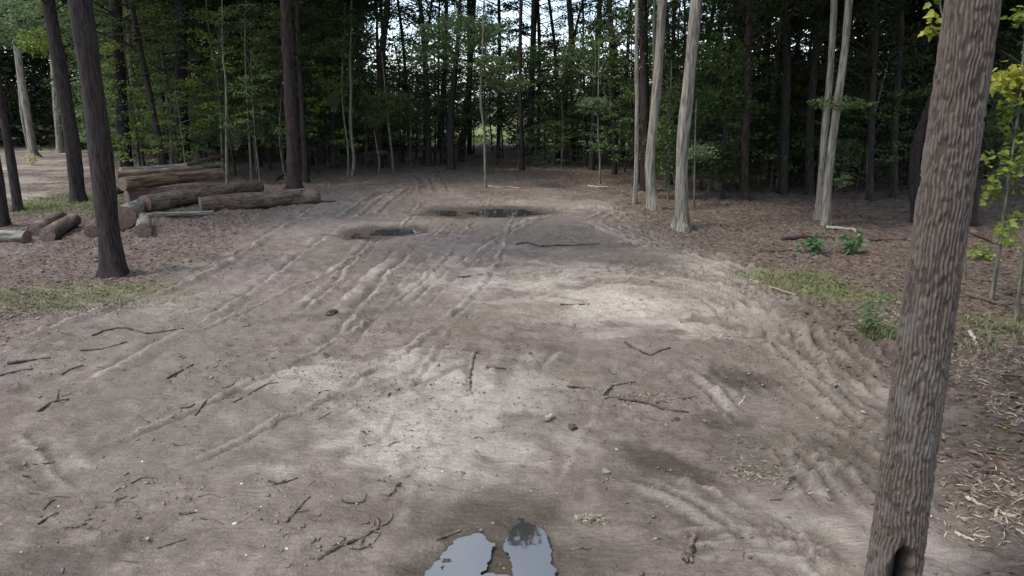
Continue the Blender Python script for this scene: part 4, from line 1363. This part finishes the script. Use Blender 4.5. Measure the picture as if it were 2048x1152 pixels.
# ------------------------------------------------------------------ sticks and branches lying on the ground
def stick(label, pts, wpx, mat='stick_wood', group='sticks lying on the mud', name='stick', twig=None, lift=.5, taper=.5, cat='stick'):
    W = [GZ(*p) for p in pts]
    g = W[0].copy()
    dep = depth(W[0][1], 0)
    r0 = wpx * .5 * dep / F
    P = smooth_poly([w - g for w in W], 6) if len(W) > 2 else [(W[0] - g) + (W[1] - g) * t + np.array((0, 0, .01 * math.sin(t * 7))) for t in np.linspace(0, 1, 9)]
    n = len(P)
    P = [p + np.array((rng.normal(0, r0 * .25), rng.normal(0, r0 * .25), r0 * lift + (0 if i == 0 else rng.normal(0, r0 * .12)))) for i, p in enumerate(P)]
    rad = [r0 * (1 - taper * i / (n - 1)) * rng.uniform(.85, 1.15) for i in range(n)]
    mb = MB(); mb.add(*tube(P, rad, 7, True, .1, len(pts)))
    if twig is None:
        o = link(name, mb.mesh(name), MATS[mat], None, tuple(g))
    else:
        o = empty(name, tuple(g))
        link('shaft', mb.mesh('shaft'), MATS[mat], o)
        for tw in twig:
            Wt = [GZ(*p) - g + np.array((0, 0, r0 * .6)) for p in tw]
            Wt = smooth_poly(Wt, 4) if len(Wt) > 2 else Wt
            m2 = MB(); m2.add(*tube(Wt, [r0 * .5 * (1 - .5 * i / max(1, len(Wt) - 1)) for i in range(len(Wt))], 5, True))
            link('twig', m2.mesh('twig'), MATS[mat], o)
    return tag(o, label, cat, group)


S = stick
S('short straight stick upper left, left of the longer lone stick', [(122, 750), (140, 740), (167, 731)], 5)
S('lone straight stick on open mud at left', [(333, 758), (358, 745), (387, 730)], 5, 'stick_dark')
S('bent stick with an upright pale twig near the left edge', [(76, 824), (95, 808), (112, 803), (140, 802)], 6, 'stick_dark', twig=[[(114, 804), (118, 780)]])
S('thin curved stick slanting up in the left middle of the mud', [(468, 806), (500, 788), (532, 769), (556, 766)], 4, 'stick_dark')
S('slim pale stick slanting up, lower left of the centre', [(571, 1046), (590, 1025), (605, 1008), (620, 994)], 6.5, 'stick_wood', twig=[[(596, 1024), (618, 1022)]])
S('long thick pale branch with a tangle of roots at its right end', [(634, 1121), (668, 1100), (705, 1082), (735, 1070), (757, 1055)], 9, 'stick_wood', name='branch', cat='branch', taper=.3,
  twig=[[(735, 1072), (748, 1050), (742, 1035)], [(748, 1064), (760, 1068), (745, 1088)], [(738, 1046), (720, 1050), (712, 1046)], [(742, 1090), (718, 1100), (698, 1098)], [(758, 1052), (752, 1034)], [(728, 1078), (722, 1092), (745, 1096)], [(680, 1088), (690, 1076), (678, 1074)], [(752, 1062), (742, 1044), (738, 1028)], [(755, 1060), (758, 1040), (745, 1030)]])
S('pale curved piece of branch right of the root tangle', [(762, 1052), (778, 1043), (786, 1028)], 6)
S('short pale stick at the left edge of the near puddle', [(870, 1082), (895, 1073), (924, 1061)], 8, taper=.2)
S('thick broken stub of wood at the bottom right of the near puddle', [(1372, 1128), (1377, 1105), (1382, 1095), (1390, 1074)], 17, 'stick_wood', taper=.35, name='branch_stub', cat='branch', twig=[[(1372, 1118), (1362, 1112)], [(1384, 1128), (1378, 1112)]])
S('long slim stick slanting down right of the wood block', [(1217, 796), (1262, 803), (1300, 812), (1327, 819), (1378, 826)], 5.5, 'stick_dark')
S('short level stick left of the long slim slanting stick', [(1135, 774), (1158, 776), (1180, 777)], 5, 'stick_dark')
S('small pale squiggle of wood right of the dark damp patch', [(1477, 810), (1486, 800), (1490, 793)], 5, 'stick_pale')
S('short thick dark stick right of the narrow trench in the mud', [(973, 734), (990, 736), (1011, 738)], 6, 'stick_dark')
S('dark root lying along the wheel trench in the middle of the mud', [(940, 790), (936, 770), (940, 745), (946, 712), (954, 706)], 11, 'clod_mud', name='root', cat='root', taper=.1)
S('dark snake-like root at the near side of the far tracks', [(1032, 490), (1055, 487), (1080, 493), (1110, 492), (1150, 491), (1200, 489)], 5, 'stick_dark', name='root', cat='root', taper=.7)
S('twig bent like a bow in the lower left of the mud', [(682, 1000), (690, 1005), (712, 1007), (728, 1003), (733, 990)], 4.5, 'stick_dark', name='twig', cat='twig')
S('bent twig right of the bow-shaped twig', [(762, 988), (778, 989), (794, 982), (801, 966)], 4.5, name='twig', cat='twig')
S('ragged low twig left of the bow-shaped twig', [(537, 963), (555, 968), (575, 964), (595, 957)], 5, 'stick_dark', name='twig', cat='twig', twig=[[(560, 967), (572, 960)]])
S('long thin root curving across the mud at far left', [(184, 672), (215, 661), (250, 658), (290, 667), (330, 663), (368, 658)], 4.5, 'stick_dark', name='root', cat='root')
S('faint long twig below the curving root at far left', [(160, 702), (205, 698), (235, 690), (254, 684)], 3.5, 'stick_dark', name='twig', cat='twig')
S('low dark stick lying below the left grass patch', [(15, 728), (60, 722), (100, 716)], 7, 'stick_dark')
S('flat dark stick at far left below the low dark stick', [(0, 752), (40, 742), (66, 738)], 5, 'stick_dark')
S('curved root arching above the long slim slanting stick', [(1205, 790), (1222, 778), (1245, 768), (1270, 764)], 6, 'clod_mud', name='root', cat='root')
S('small slanting stick right above the long slim stick', [(1366, 800), (1380, 797), (1393, 792)], 5, 'stick_dark')
S('short dark stick in the crumbs above the long slim stick', [(1310, 805), (1322, 797), (1332, 792)], 5, 'stick_dark')
S('thin twig leading right to the crumbs below the arc tracks', [(1250, 685), (1272, 698), (1300, 711), (1318, 703), (1340, 696)], 4.5, 'stick_dark', name='twig', cat='twig')
S('dark forked twig left of the thin slanted stick pair', [(390, 832), (420, 796), (450, 797), (470, 794)], 4, 'stick_dark', name='twig', cat='twig')
S('short dark stick below the forked twig on left mud', [(362, 818), (380, 815), (390, 809)], 5, 'stick_dark')
S('dark curved twig at lower left edge', [(45, 952), (58, 955), (70, 966)], 4.5, 'stick_dark', name='twig', cat='twig')
S('curved dark twig at lower left, left of the tangle', [(88, 1020), (100, 1005), (112, 1000)], 5, 'stick_dark', name='twig', cat='twig')
S('slim straight twig in the lower left corner', [(76, 1049), (98, 1036), (116, 1026)], 4.5, 'stick_dark', name='twig', cat='twig')
S('upturned curved twig in lower left beside the white pebble', [(130, 1056), (152, 1056), (173, 1047)], 4.5, 'stick_dark', name='twig', cat='twig')
S('dark twig cluster stick by the lower left edge', [(360, 1029), (378, 1028), (392, 1026)], 5, 'stick_dark', name='twig', cat='twig')
S('low twig at the left of the bottom edge', [(315, 1098), (345, 1088), (372, 1079)], 3.5, 'stick_dark', name='twig', cat='twig')
S('dark twig in the lower left middle', [(262, 968), (284, 957), (308, 957)], 4, 'stick_dark', name='twig', cat='twig')
S('thin pale root running over the slope right of the arc tracks', [(1500, 560), (1540, 574), (1590, 590)], 4, 'stick_pale', name='root', cat='root')
S('short stick lying right of the upper tyre arcs', [(1120, 610), (1150, 612), (1178, 609)], 4, 'stick_dark')
S('short dark stick above the upper tyre arcs', [(915, 556), (940, 553), (966, 550)], 4, 'stick_dark')
S('pale dead branch bent around the green weeds', [(1652, 456), (1690, 459), (1708, 462), (1722, 474), (1714, 488)], 7, 'stick_pale', name='branch', cat='branch', group='branches on the forest floor')
S('dark fallen branch behind the green weeds', [(1565, 480), (1620, 476), (1700, 478), (1760, 482), (1812, 480)], 9, 'stick_dark', name='branch', cat='branch', group='branches on the forest floor')
S('dark thin branch left of the green weeds', [(1515, 503), (1560, 503), (1600, 501)], 6, 'stick_dark', name='branch', cat='branch', group='branches on the forest floor')
S('grey dead branch lying by the sapling feet right of the thick trunk', [(1925, 602), (1965, 604), (2000, 609), (2030, 612)], 8, 'stick_wood', name='branch', cat='branch', group='branches on the forest floor')
S('upper grey branch by the sapling feet right of the thick trunk', [(1912, 592), (1950, 594), (1990, 592)], 6, 'stick_wood', name='branch', cat='branch', group='branches on the forest floor')
S('pale stick standing out near the right edge below the saplings', [(1938, 664), (1948, 682), (1956, 698)], 8, 'stick_pale', group='branches on the forest floor')
S('long brown stick reaching the right edge', [(1915, 718), (1960, 733), (2000, 748), (2048, 756)], 7, 'stick_wood', name='branch', cat='branch', group='branches on the forest floor')
S('dark stick at right edge above the pale splinters', [(1935, 948), (1965, 946), (1997, 944)], 6, 'stick_dark', group='branches on the forest floor')
S('thin stick below the dark stick at right edge', [(1890, 995), (1920, 994), (1950, 998)], 4.5, 'stick_wood', group='branches on the forest floor')
S('pale splinter of wood lying right of the thick trunk foot', [(1910, 1066), (1930, 1076), (1950, 1084)], 8, 'stick_pale', name='splinter', cat='splinter', group='pale splinters')
S('pale splinter right of the one by the thick trunk foot', [(1948, 1070), (1964, 1076), (1980, 1082)], 6, 'stick_pale', name='splinter', cat='splinter', group='pale splinters')
S('upright pale splinter at right edge of the splinter strewn ground', [(1990, 1035), (1994, 1025), (1997, 1015)], 7, 'stick_pale', name='splinter', cat='splinter', group='pale splinters')
S('long pale broken splinter above the upright one', [(1932, 995), (1955, 1008), (1985, 1018)], 8, 'stick_pale', name='splinter', cat='splinter', group='pale splinters')
S('level pale splinter beside the upright one at right edge', [(2003, 1027), (2022, 1027), (2045, 1026)], 6, 'stick_pale', name='splinter', cat='splinter', group='pale splinters')
S('pale splinter cut by the right edge near the bottom', [(2030, 1072), (2048, 1070), (2060, 1068)], 8, 'stick_pale', name='splinter', cat='splinter', group='pale splinters')
S('pale stick lying on the far mud right of the lone sapling', [(978, 373), (1000, 376), (1020, 375), (1040, 377)], 4, 'stick_pale')
S('pale straight stick lying below the pale sapling with leaves', [(1176, 372), (1195, 374), (1216, 374)], 4, 'stick_pale')
S('dark stick jutting right from the end of the longest log', [(640, 404), (655, 404), (672, 403)], 5, 'stick_dark')
S('dark slanting branch left of the foot of the reddish pine', [(551, 361), (562, 355), (576, 350)], 6, 'stick_dark', name='branch', cat='branch')

# more short sticks, alike on the open mud
placed = []
while len(placed) < 40:
    px, py = rng.uniform(0, 1780), rng.uniform(600, 1130)
    g0 = G(px, py)
    if sdpoly(np.array([g0[0]]), np.array([g0[1]]), MUD)[0] < .3 or any(blob(np.array([g0[0]]), np.array([g0[1]]), *p[:5])[0] < 1.9 for p in PUD):
        continue
    if rng.uniform() > (1.0 if px < 700 else .45):
        continue
    if any(abs(px - a) < 34 and abs(py - c) < 22 for a, c in placed):
        continue
    placed.append((px, py))


def zone(py):
    return 'far' if py < 720 else 'middle' if py < 880 else 'near'


placed.sort()
count = {}
for px, py in placed:
    zn = zone(py)
    count[zn] = count.get(zn, 0) + 1
    k = (py - 300) / 500
    ln = rng.uniform(14, 34) * k; an = rng.normal(-.35 if px < 900 else .1, .45)
    mid = rng.normal(0, 3.0)
    S(f'{ORD[count[zn] - 1]} short loose twig from left on the {zn} part of the mud', [(px, py), (px + ln * .5 * math.cos(an), py + ln * .3 * math.sin(an) + mid * .6), (px + ln * math.cos(an), py + ln * .6 * math.sin(an))], rng.uniform(1.8, 3.4) * max(.8, k), ['stick_dark', 'stick_dark', 'stick_wood'][int(rng.integers(0, 3))],
      group='short twigs scattered over the mud', name='twig', cat='twig', lift=rng.uniform(-.1, .5))


# ------------------------------------------------------------------ lumps: wood block, clods, pebbles
def lump(name, label, cat, px, py, sx, sy, sz, mat, seed, group=None):
    import bmesh
    g = GZ(px, py)
    bm = bmesh.new()
    bmesh.ops.create_icosphere(bm, subdivisions=2, radius=1.0)
    rr = np.random.default_rng(seed)
    ph = rr.uniform(0, 6, 6)
    for v in bm.verts:
        c = v.co
        f = 1 + .22 * math.sin(3 * c.x + ph[0]) * math.cos(2.5 * c.y + ph[1]) + .14 * math.sin(5 * c.z + ph[2] + 4 * c.x)
        v.co = Vector((c.x * f * sx, c.y * f * sy, max(-.3, c.z * f) * sz))
    me = bpy.data.meshes.new(name); bm.to_mesh(me); bm.free()
    o = link(name, me, MATS[mat], None, (g[0], g[1], g[2] + sz * .22))
    o.rotation_euler.z = rr.uniform(0, 3)
    return tag(o, label, cat, group)


bx = log('short pale sawn block of wood lying alone on the mud', (1087, 839), (1109, 837), .062, .058, 'stick_pale', 'end_grain_tan', (0, 0), 17, 'wood_block')
tag(bx, cat='wood block', group='loose wood')
lump('mud_clod', 'dark mud clod just right below the pale wood block', 'clod', 1145, 857, .07, .045, .05, 'stick_dark', 1)
lump('mud_clod', 'small dark clod right of the sawn block, under the long slim stick', 'clod', 1352, 840, .06, .04, .03, 'stick_dark', 2)
lump('mud_clod', 'dark clod at the upper left middle beside the ragged track', 'clod', 664, 627, .14, .08, .06, 'stick_dark', 3)
lump('mud_clod', 'dark clod at the edge of the right track before the thick trunk', 'clod', 1905, 868, .09, .04, .05, 'stick_dark', 4)
lump('mud_clod', 'dark clod at the near end of the trench root', 'clod', 938, 791, .07, .05, .04, 'clod_mud', 5)
lump('mud_clod', 'lump of mud with a pale top in the lower middle', 'clod', 1212, 945, .05, .035, .03, 'clod_mud', 6)
for i, (px, py, s, lab) in enumerate([(470, 1048, .022, 'white pebble at the bottom left of the mud'), (118, 1013, .018, 'white pebble by the lower left twigs'), (285, 924, .016, 'white pebble on left mud above the dark twig'),
                                      (484, 968, .018, 'white pebble left of the ragged low twig'), (574, 1098, .018, 'white pebble left of the long thick branch'), (1233, 899, .016, 'white pebble above the brown damp patch'),
                                      (885, 944, .02, 'white chip in the lower middle of the mud'), (1172, 611, .03, 'white chip on the pale dry sand inside the tyre arcs'), (1635, 838, .016, 'white pebble among the right tracks'), (1862, 1033, .02, 'white pebble right of the thick trunk foot')]):
    lump('pebble', lab, 'pebble', px, py, s * .95, s * .7, s * .6, 'stone_pale', 20 + i, 'pale pebbles')

# the clump of dry straw
g = GZ(1180, 1040)
n = 420
C = np.stack([rng.normal(0, .045, n), rng.normal(0, .028, n), np.abs(rng.normal(.012, .014, n))], 1)
V, Fc = leaves(C, .055, .5, .14)
tag(link('straw_clump', mesh('straw_clump', V, Fc, False), MATS['splinter'], None, tuple(g)), 'small clump of dry tan straw right of the near puddle', 'straw', kind='stuff')


# ------------------------------------------------------------------ uncountable cover: litter, crumbs, splinters, grass
def scatter(n, x0, x1, y0, y1, accept):
    X, Y = rng.uniform(x0, x1, n), y0 + (y1 - y0) * rng.uniform(0, 1, n) ** 1.25
    r = terrain(X, Y, True)
    k = accept(X, Y, r) > rng.uniform(0, 1, n)
    return X[k], Y[k], r[0][k]


def flatleaf(name, label, cat, X, Y, Z, size, mat, asp, up=.01, tilt=.3):
    V, Fc = leaves(np.stack([X, Y, Z + up], 1), size, tilt, asp, .12, 0)
    tag(link(name, mesh(name, V, Fc, False), MATS[mat]), label, cat, kind='stuff')


X, Y, Z = scatter(90000, -30, 30, 4, 48, lambda x, y, r: r[2] * (y > 4))
flatleaf('leaf_litter', 'fallen brown leaves and twigs covering the forest floor', 'leaf litter', X, Y, Z, .10, 'dead_leaf', .5)
X, Y, Z = scatter(110000, -14, 12, 3.6, 34, lambda x, y, r: np.clip(.035 + sstep(.5, .72, fbm(x, y, .9, 3, 31)) * .45, 0, 1) * r[1] * (r[4] < .9))
th = rng.normal(.25, .7, len(X))
flatleaf('mud_crumbs', 'dark crumbs of bark and twig strewn over the mud', 'debris', X, Y, Z, .06, 'twig_bits', .17, .007, .5)
def clods(name, label, X, Y, Z, size, mat):
    n = len(X)
    base = np.array([(1, 0, 0), (0, 1, 0), (-1, 0, 0), (0, -1, 0), (0, 0, .8), (0, 0, -.5)], float)
    th = rng.uniform(0, 6.28, n); ca, sa = np.cos(th), np.sin(th)
    P = base[None] * rng.uniform(.55, 1.3, (n, 6, 1)) * np.stack([rng.uniform(.8, 1.8, n), rng.uniform(.6, 1.1, n), rng.uniform(.5, 1.0, n)], 1)[:, None, :] * (size * rng.uniform(.4, 1.0, n) ** 2.0)[:, None, None]
    V = np.stack([P[..., 0] * ca[:, None] - P[..., 1] * sa[:, None] + X[:, None], P[..., 0] * sa[:, None] + P[..., 1] * ca[:, None] + Y[:, None], P[..., 2] + Z[:, None] + size * .1], -1).reshape(-1, 3)
    t = np.array([(0, 1, 4), (1, 2, 4), (2, 3, 4), (3, 0, 4), (1, 0, 5), (2, 1, 5), (3, 2, 5), (0, 3, 5)])
    Fc = (np.arange(n)[:, None, None] * 6 + t[None]).reshape(-1, 3)
    tag(link(name, mesh(name, V, Fc, False), MATS[mat]), label, 'clods', kind='stuff')


leafmat('crumb_earth', (0.09, 0.072, 0.064), (0.24, 0.2, 0.18), 0.0)
X, Y, Z = scatter(90000, -14, 12, 3.6, 30, lambda x, y, r: np.clip(.05 + sstep(.5, .7, fbm(x, y, 1.1, 3, 91)) * .32, 0, 1) * (.35 + .65 * r[1]) * (r[4] < .9))
clods('mud_crumb_lumps', 'small crumbly lumps of dried mud strewn over the clearing', X, Y, Z, .030, 'crumb_earth')
X, Y, Z = scatter(26000, -30, 26, 4, 36, lambda x, y, r: .28 * r[2])
flatleaf('fallen_twigs', 'thin fallen twigs lying among the leaf litter', 'twigs', X, Y, Z, .34, 'twig_bits', .05, .02, .15)
X, Y, Z = scatter(12000, -30, 26, 4, 30, lambda x, y, r: .16 * r[2])
flatleaf('pale_twigs', 'pale bare twigs lying among the leaf litter', 'twigs', X, Y, Z, .26, 'splinter', .06, .025, .15)
X, Y, Z = scatter(60000, 2.0, 8, 3.6, 14, lambda x, y, r: np.clip(sstep(.48, .66, fbm(x, y, 1.3, 3, 41)), 0, 1) * (1 - r[1]) * (1 - .6 * (y > 8)))
flatleaf('wood_splinters', 'pale wood splinters and chips strewn beyond the thick trunk', 'splinters', X, Y, Z, .085, 'splinter', .13, .012, .35)
X, Y, Z = scatter(14000, -10, 8, 3.6, 14, lambda x, y, r: .05 * r[1])
flatleaf('pale_grit', 'pale grit and tiny chips on the mud', 'grit', X, Y, Z, .02, 'splinter', .7, .005, .2)
for px, py, rr_, nn in ((1480, 925, .35, 500), (1300, 795, .3, 260), (1540, 930, .3, 200), (1440, 690, .5, 260)):
    pass
cen = [G(1490, 925), G(1535, 940), G(1300, 795), G(1330, 790)]
XX_, YY_ = [], []
for c, k in zip(cen, (120, 80, 60, 50)):
    XX_.append(rng.normal(c[0], .16, k)); YY_.append(rng.normal(c[1], .12, k))
X, Y = np.concatenate(XX_), np.concatenate(YY_)
flatleaf('pale_chips', 'loose heaps of pale shredded wood on the right-hand mud', 'wood chips', X, Y, terrain(X, Y), .07, 'splinter', .15, .01, .45)


def grass(name, label, blobs, n, h, mat):
    Xs, Ys, Hs = [], [], []
    for px, py, rx, ry, an, k in blobs:
        c = G(px, py)
        q = rng.normal(0, .5, (int(n * k), 2))
        ca, sa = math.cos(an), math.sin(an)
        Xs.append(c[0] + q[:, 0] * rx * ca - q[:, 1] * ry * sa); Ys.append(c[1] + q[:, 0] * rx * sa + q[:, 1] * ry * ca)
    X, Y = np.concatenate(Xs), np.concatenate(Ys)
    k = fbm(X, Y, 1.6, 3, 55) > .42
    X, Y = X[k], Y[k]
    Z = terrain(X, Y)
    m = len(X)
    hh = h * rng.uniform(.4, 1.2, m); a = rng.uniform(0, 6.28, m); ln = rng.uniform(.2, .9, m) * hh; w = .006 + .004 * rng.uniform(0, 1, m)
    b = np.stack([X, Y, Z - .01], 1)
    sd_ = np.stack([-np.sin(a) * w, np.cos(a) * w, 0 * a], 1)
    t = b + np.stack([np.cos(a) * ln, np.sin(a) * ln, hh], 1)
    mid = b + np.stack([np.cos(a) * ln * .35, np.sin(a) * ln * .35, hh * .6], 1)
    V = np.stack([b - sd_, b + sd_, mid + sd_ * .8, mid - sd_ * .8, t], 1).reshape(-1, 3)
    kk = np.arange(m)[:, None] * 5
    Fc = np.concatenate([kk + np.array([[0, 1, 2]]), kk + np.array([[0, 2, 3]]), kk + np.array([[3, 2, 4]])], 1).reshape(-1, 3)
    tag(link(name, mesh(name, V, Fc, False), MATS[mat]), label, 'grass', kind='stuff')


grass('grass_patch', 'thin green grass below the big left oak', [(30, 600, 2.6, 1.1, .35, 1), (150, 620, 1.6, .6, .35, .3)], 5000, .05, 'grass_blades')
grass('grass_patch', 'bright grass patch on the bank right of the tracks', [(1575, 552, .9, .5, -.5, 1), (1660, 580, 1.2, .6, -.5, .45), (1740, 590, 1.0, .5, -.5, .15)], 3600, .055, 'grass_lush')
grass('grass_patch', 'mossy grass strip by the pale side road at far left', [(90, 420, 2.4, 1.8, .2, 1), (170, 396, 1.6, 1.2, .2, .5)], 6000, .10, 'grass_lush')
grass('grass_patch', 'lush green tuft of grass left of the thick ridged trunk', [(1775, 662, .34, .2, -.4, 1)], 1500, .12, 'grass_lush')
grass('grass_patch', 'straw-coloured grass at the right edge beyond the saplings', [(2030, 660, 1.1, .8, 0, 1), (1990, 690, .9, .5, 0, .4)], 2400, .10, 'grass_blades')


# ------------------------------------------------------------------ weeds and the maple saplings at the right edge: every leaf its own piece
def leaf_mesh(name, lobes, L):
    """lobed leaf outline in XY, stem end at the origin, tip along +Y, a little folded"""
    out = []
    for (x, y) in lobes:
        out.append((x * L, y * L))
    pts = [(0, 0)] + out + [(-x, y) for x, y in reversed(out[:-1])]
    V = [(x, y, .22 * abs(x) - .12 * y * y / L) for x, y in pts]
    V.append((0, .45 * L, -.02 * L))
    c = len(V) - 1
    Fc = [(i, (i + 1) % c, c) for i in range(c)]
    return mesh(name, np.array(V), Fc, False)


MAPLE = leaf_mesh('maple_leaf', [(.18, -.06), (.42, .08), (.34, .22), (.52, .48), (.30, .50), (.22, .74), (0, 1.0)], .10)
OVAL = leaf_mesh('oval_leaf', [(.12, .1), (.24, .35), (.22, .6), (.10, .85), (0, 1.0)], .10)
NARROW = leaf_mesh('narrow_leaf', [(.07, .1), (.13, .4), (.09, .75), (0, 1.0)], .12)


def leaf_at(root, me, p, mat, size, up=.7):
    o = link('leaf', tinted(me, mat), None, root, tuple(p))
    d = Vector((rng.normal(), rng.normal(), rng.normal(-.25, .35))).normalized()
    nrm = Vector((rng.normal(0, .5), rng.normal(0, .5) - .25, up)).normalized()
    x = d.cross(nrm).normalized(); z = x.cross(d)
    o.rotation_euler = Matrix((x, d, z)).transposed().to_euler()
    o.scale = (size,) * 3
    return o


def maple(label, base, path, wpx, masses, mat='leaf_yellow'):
    g = GZ(*base); Y = g[1]
    pts = [g] + [PY(px, py, Y) for px, py in path]
    root = empty('maple_sapling', tuple(g))
    mb = MB(); mb.add(*trunk_mesh(pts, wpx * .5 * depth(Y, .5) / F, 10, base[0], .3))
    link('trunk', mb.mesh('trunk'), MATS[SA], root)
    for (px, py, rx, ry, n, dy, mt) in masses:
        c = PY(px, py, Y + dy); m = depth(Y + dy, c[2]) / F
        n = int(n * 1.7)
        k = max(2, n // 12)
        ends = c + rng.normal(0, .5, (k, 3)) * np.array((rx * m, rx * m, ry * m))
        zz_ = [p[2] for p in pts]
        tws = []
        for e in ends:
            zf = np.clip(e[2] - .25, pts[0][2] + .3, pts[-1][2] - .02)
            f = np.array([np.interp(zf, zz_, [p[i] for p in pts]) for i in range(3)])
            b2 = MB(); b2.add(*tube([f - g, (f + e) / 2 - g + np.array((0, 0, .06)), e - g], [.007, .005, .002], 5, False))
            tws.append(link('twig', b2.mesh('twig'), MATS[SA], root))
        for i in range(n):
            e = ends[i % k]
            p = e + rng.normal(0, .42, 3) * np.array((rx * m, rx * m, ry * m)) * .75 - g
            leaf_at(tws[i % k], MAPLE, p, mt, rng.uniform(.85, 1.5))
    tag(root, label, 'sapling', 'maple saplings at the right edge')
    return root


maple('young maple sapling with bright yellow-green leaves, left of two at the right edge', (1982, 603), [(1995, 520), (2008, 430), (2020, 340), (2036, 230), (2046, 120), (2052, 40)], 8,
      [(2016, 168, 36, 28, 90, 0, 'leaf_yellow'), (2020, 155, 44, 16, 50, .4, 'leaf_yellow'), (2030, 215, 24, 22, 20, 0, 'leaf_bright'), (2010, 320, 44, 32, 44, 0, 'leaf_bright'), (2000, 385, 36, 30, 34, 0, 'leaf_bright'), (2025, 275, 30, 26, 18, 0, 'leaf_bright'), (2040, 20, 24, 22, 26, 0, 'leaf_bright'), (2020, 440, 26, 20, 16, 0, 'leaf_bright')])
maple('young maple sapling cut by the right edge, nearer the camera', (2033, 640), [(2042, 560), (2050, 470), (2064, 340), (2080, 200)], 9,
      [(2030, 460, 30, 24, 26, .5, 'leaf_bright'), (2062, 400, 40, 60, 30, 0, 'leaf_bright')])
# leaves showing left of the thick trunk's top
maple('slim maple sapling peeping out left of the thick ridged trunk high up', (1930, 560), [(1925, 400), (1915, 250), (1900, 120), (1885, 40), (1880, 0)], 5,
      [(1872, 35, 18, 14, 16, 0, 'leaf_yellow'), (1862, 62, 16, 9, 10, 0, 'leaf_yellow'), (1895, 5, 14, 10, 8, 0, 'leaf_bright')])


def weed(name, label, px, py, rx, ry, n, me, mat, stems, size=1.0):
    g = GZ(px, py)
    root = empty(name, tuple(g))
    m = depth(g[1], 0) / F
    for s in range(stems):
        a = rng.uniform(0, 6.28); q = rng.uniform(.1, .8)
        tip = np.array((math.cos(a) * rx * m * q, math.sin(a) * rx * m * q, ry * m * rng.uniform(.8, 1.9)))
        foot = np.array((tip[0] * .25, tip[1] * .25, -.02))
        mb = MB(); mb.add(*tube([foot, (foot + tip) * .5 + np.array((0, 0, .03)), tip], [.006, .005, .003], 5, False))
        link('stem', mb.mesh('stem'), MATS['leaf_emerald'], root)
        for i in range(n // stems):
            t = rng.uniform(.3, 1.05)
            p = foot + (tip - foot) * t + np.array((rng.normal(0, .3) * rx * m, rng.normal(0, .3) * rx * m, rng.normal(0, .03)))
            p[2] = max(p[2], .03)
            leaf_at(root, me, p, mat, size * rng.uniform(.7, 1.3))
    tag(root, label, 'plant', 'green weeds')


weed('broadleaf_weed', 'green broadleaf weed, left of the two beyond the grassy bank', 1630, 512, 30, 20, 96, OVAL, 'leaf_emerald', 6, 1.5)
weed('broadleaf_weed', 'bushy bright green weed, right of the two beyond the grassy bank', 1700, 510, 28, 26, 130, OVAL, 'leaf_emerald', 7, 1.5)
weed('broadleaf_weed', 'small upright green seedling left of the thick ridged trunk', 1738, 655, 24, 40, 90, NARROW, 'leaf_emerald', 5, 1.0)
weed('broadleaf_weed', 'low leafy weed on the bank below the bright grass patch', 1615, 590, 22, 10, 30, OVAL, 'grass_lush', 4, .8)
weed('yellow_bush', 'small yellow bush at the foot of the pale split trunk', 63, 330, 14, 16, 60, OVAL, 'leaf_yellow', 6, 1.5)
weed('yellow_bush', 'low yellow-green bush right of the thick ridged trunk, behind the saplings', 1965, 520, 34, 18, 90, OVAL, 'leaf_bright', 7, 1.2)
weed('yellow_bush', 'tiny yellow-green tuft on the mud at the right edge', 2016, 866, 12, 5, 20, OVAL, 'leaf_bright', 3, .4)
for o in bpy.data.objects:
    if o.parent is not None and o.type == 'MESH' and o.name.split('.')[0] in ('crown', 'limbs', 'twigs', 'foliage'):
        o['kind'] = 'stuff'
print('tris', sum(sum(len(p.vertices) - 2 for p in m.polygons) if len(m.polygons) < 100000 else len(m.polygons) * 2 for m in bpy.data.meshes))
print('objects', len(bpy.data.objects), 'tris', sum(len(m.loop_triangles) or len(m.polygons) for m in bpy.data.meshes))
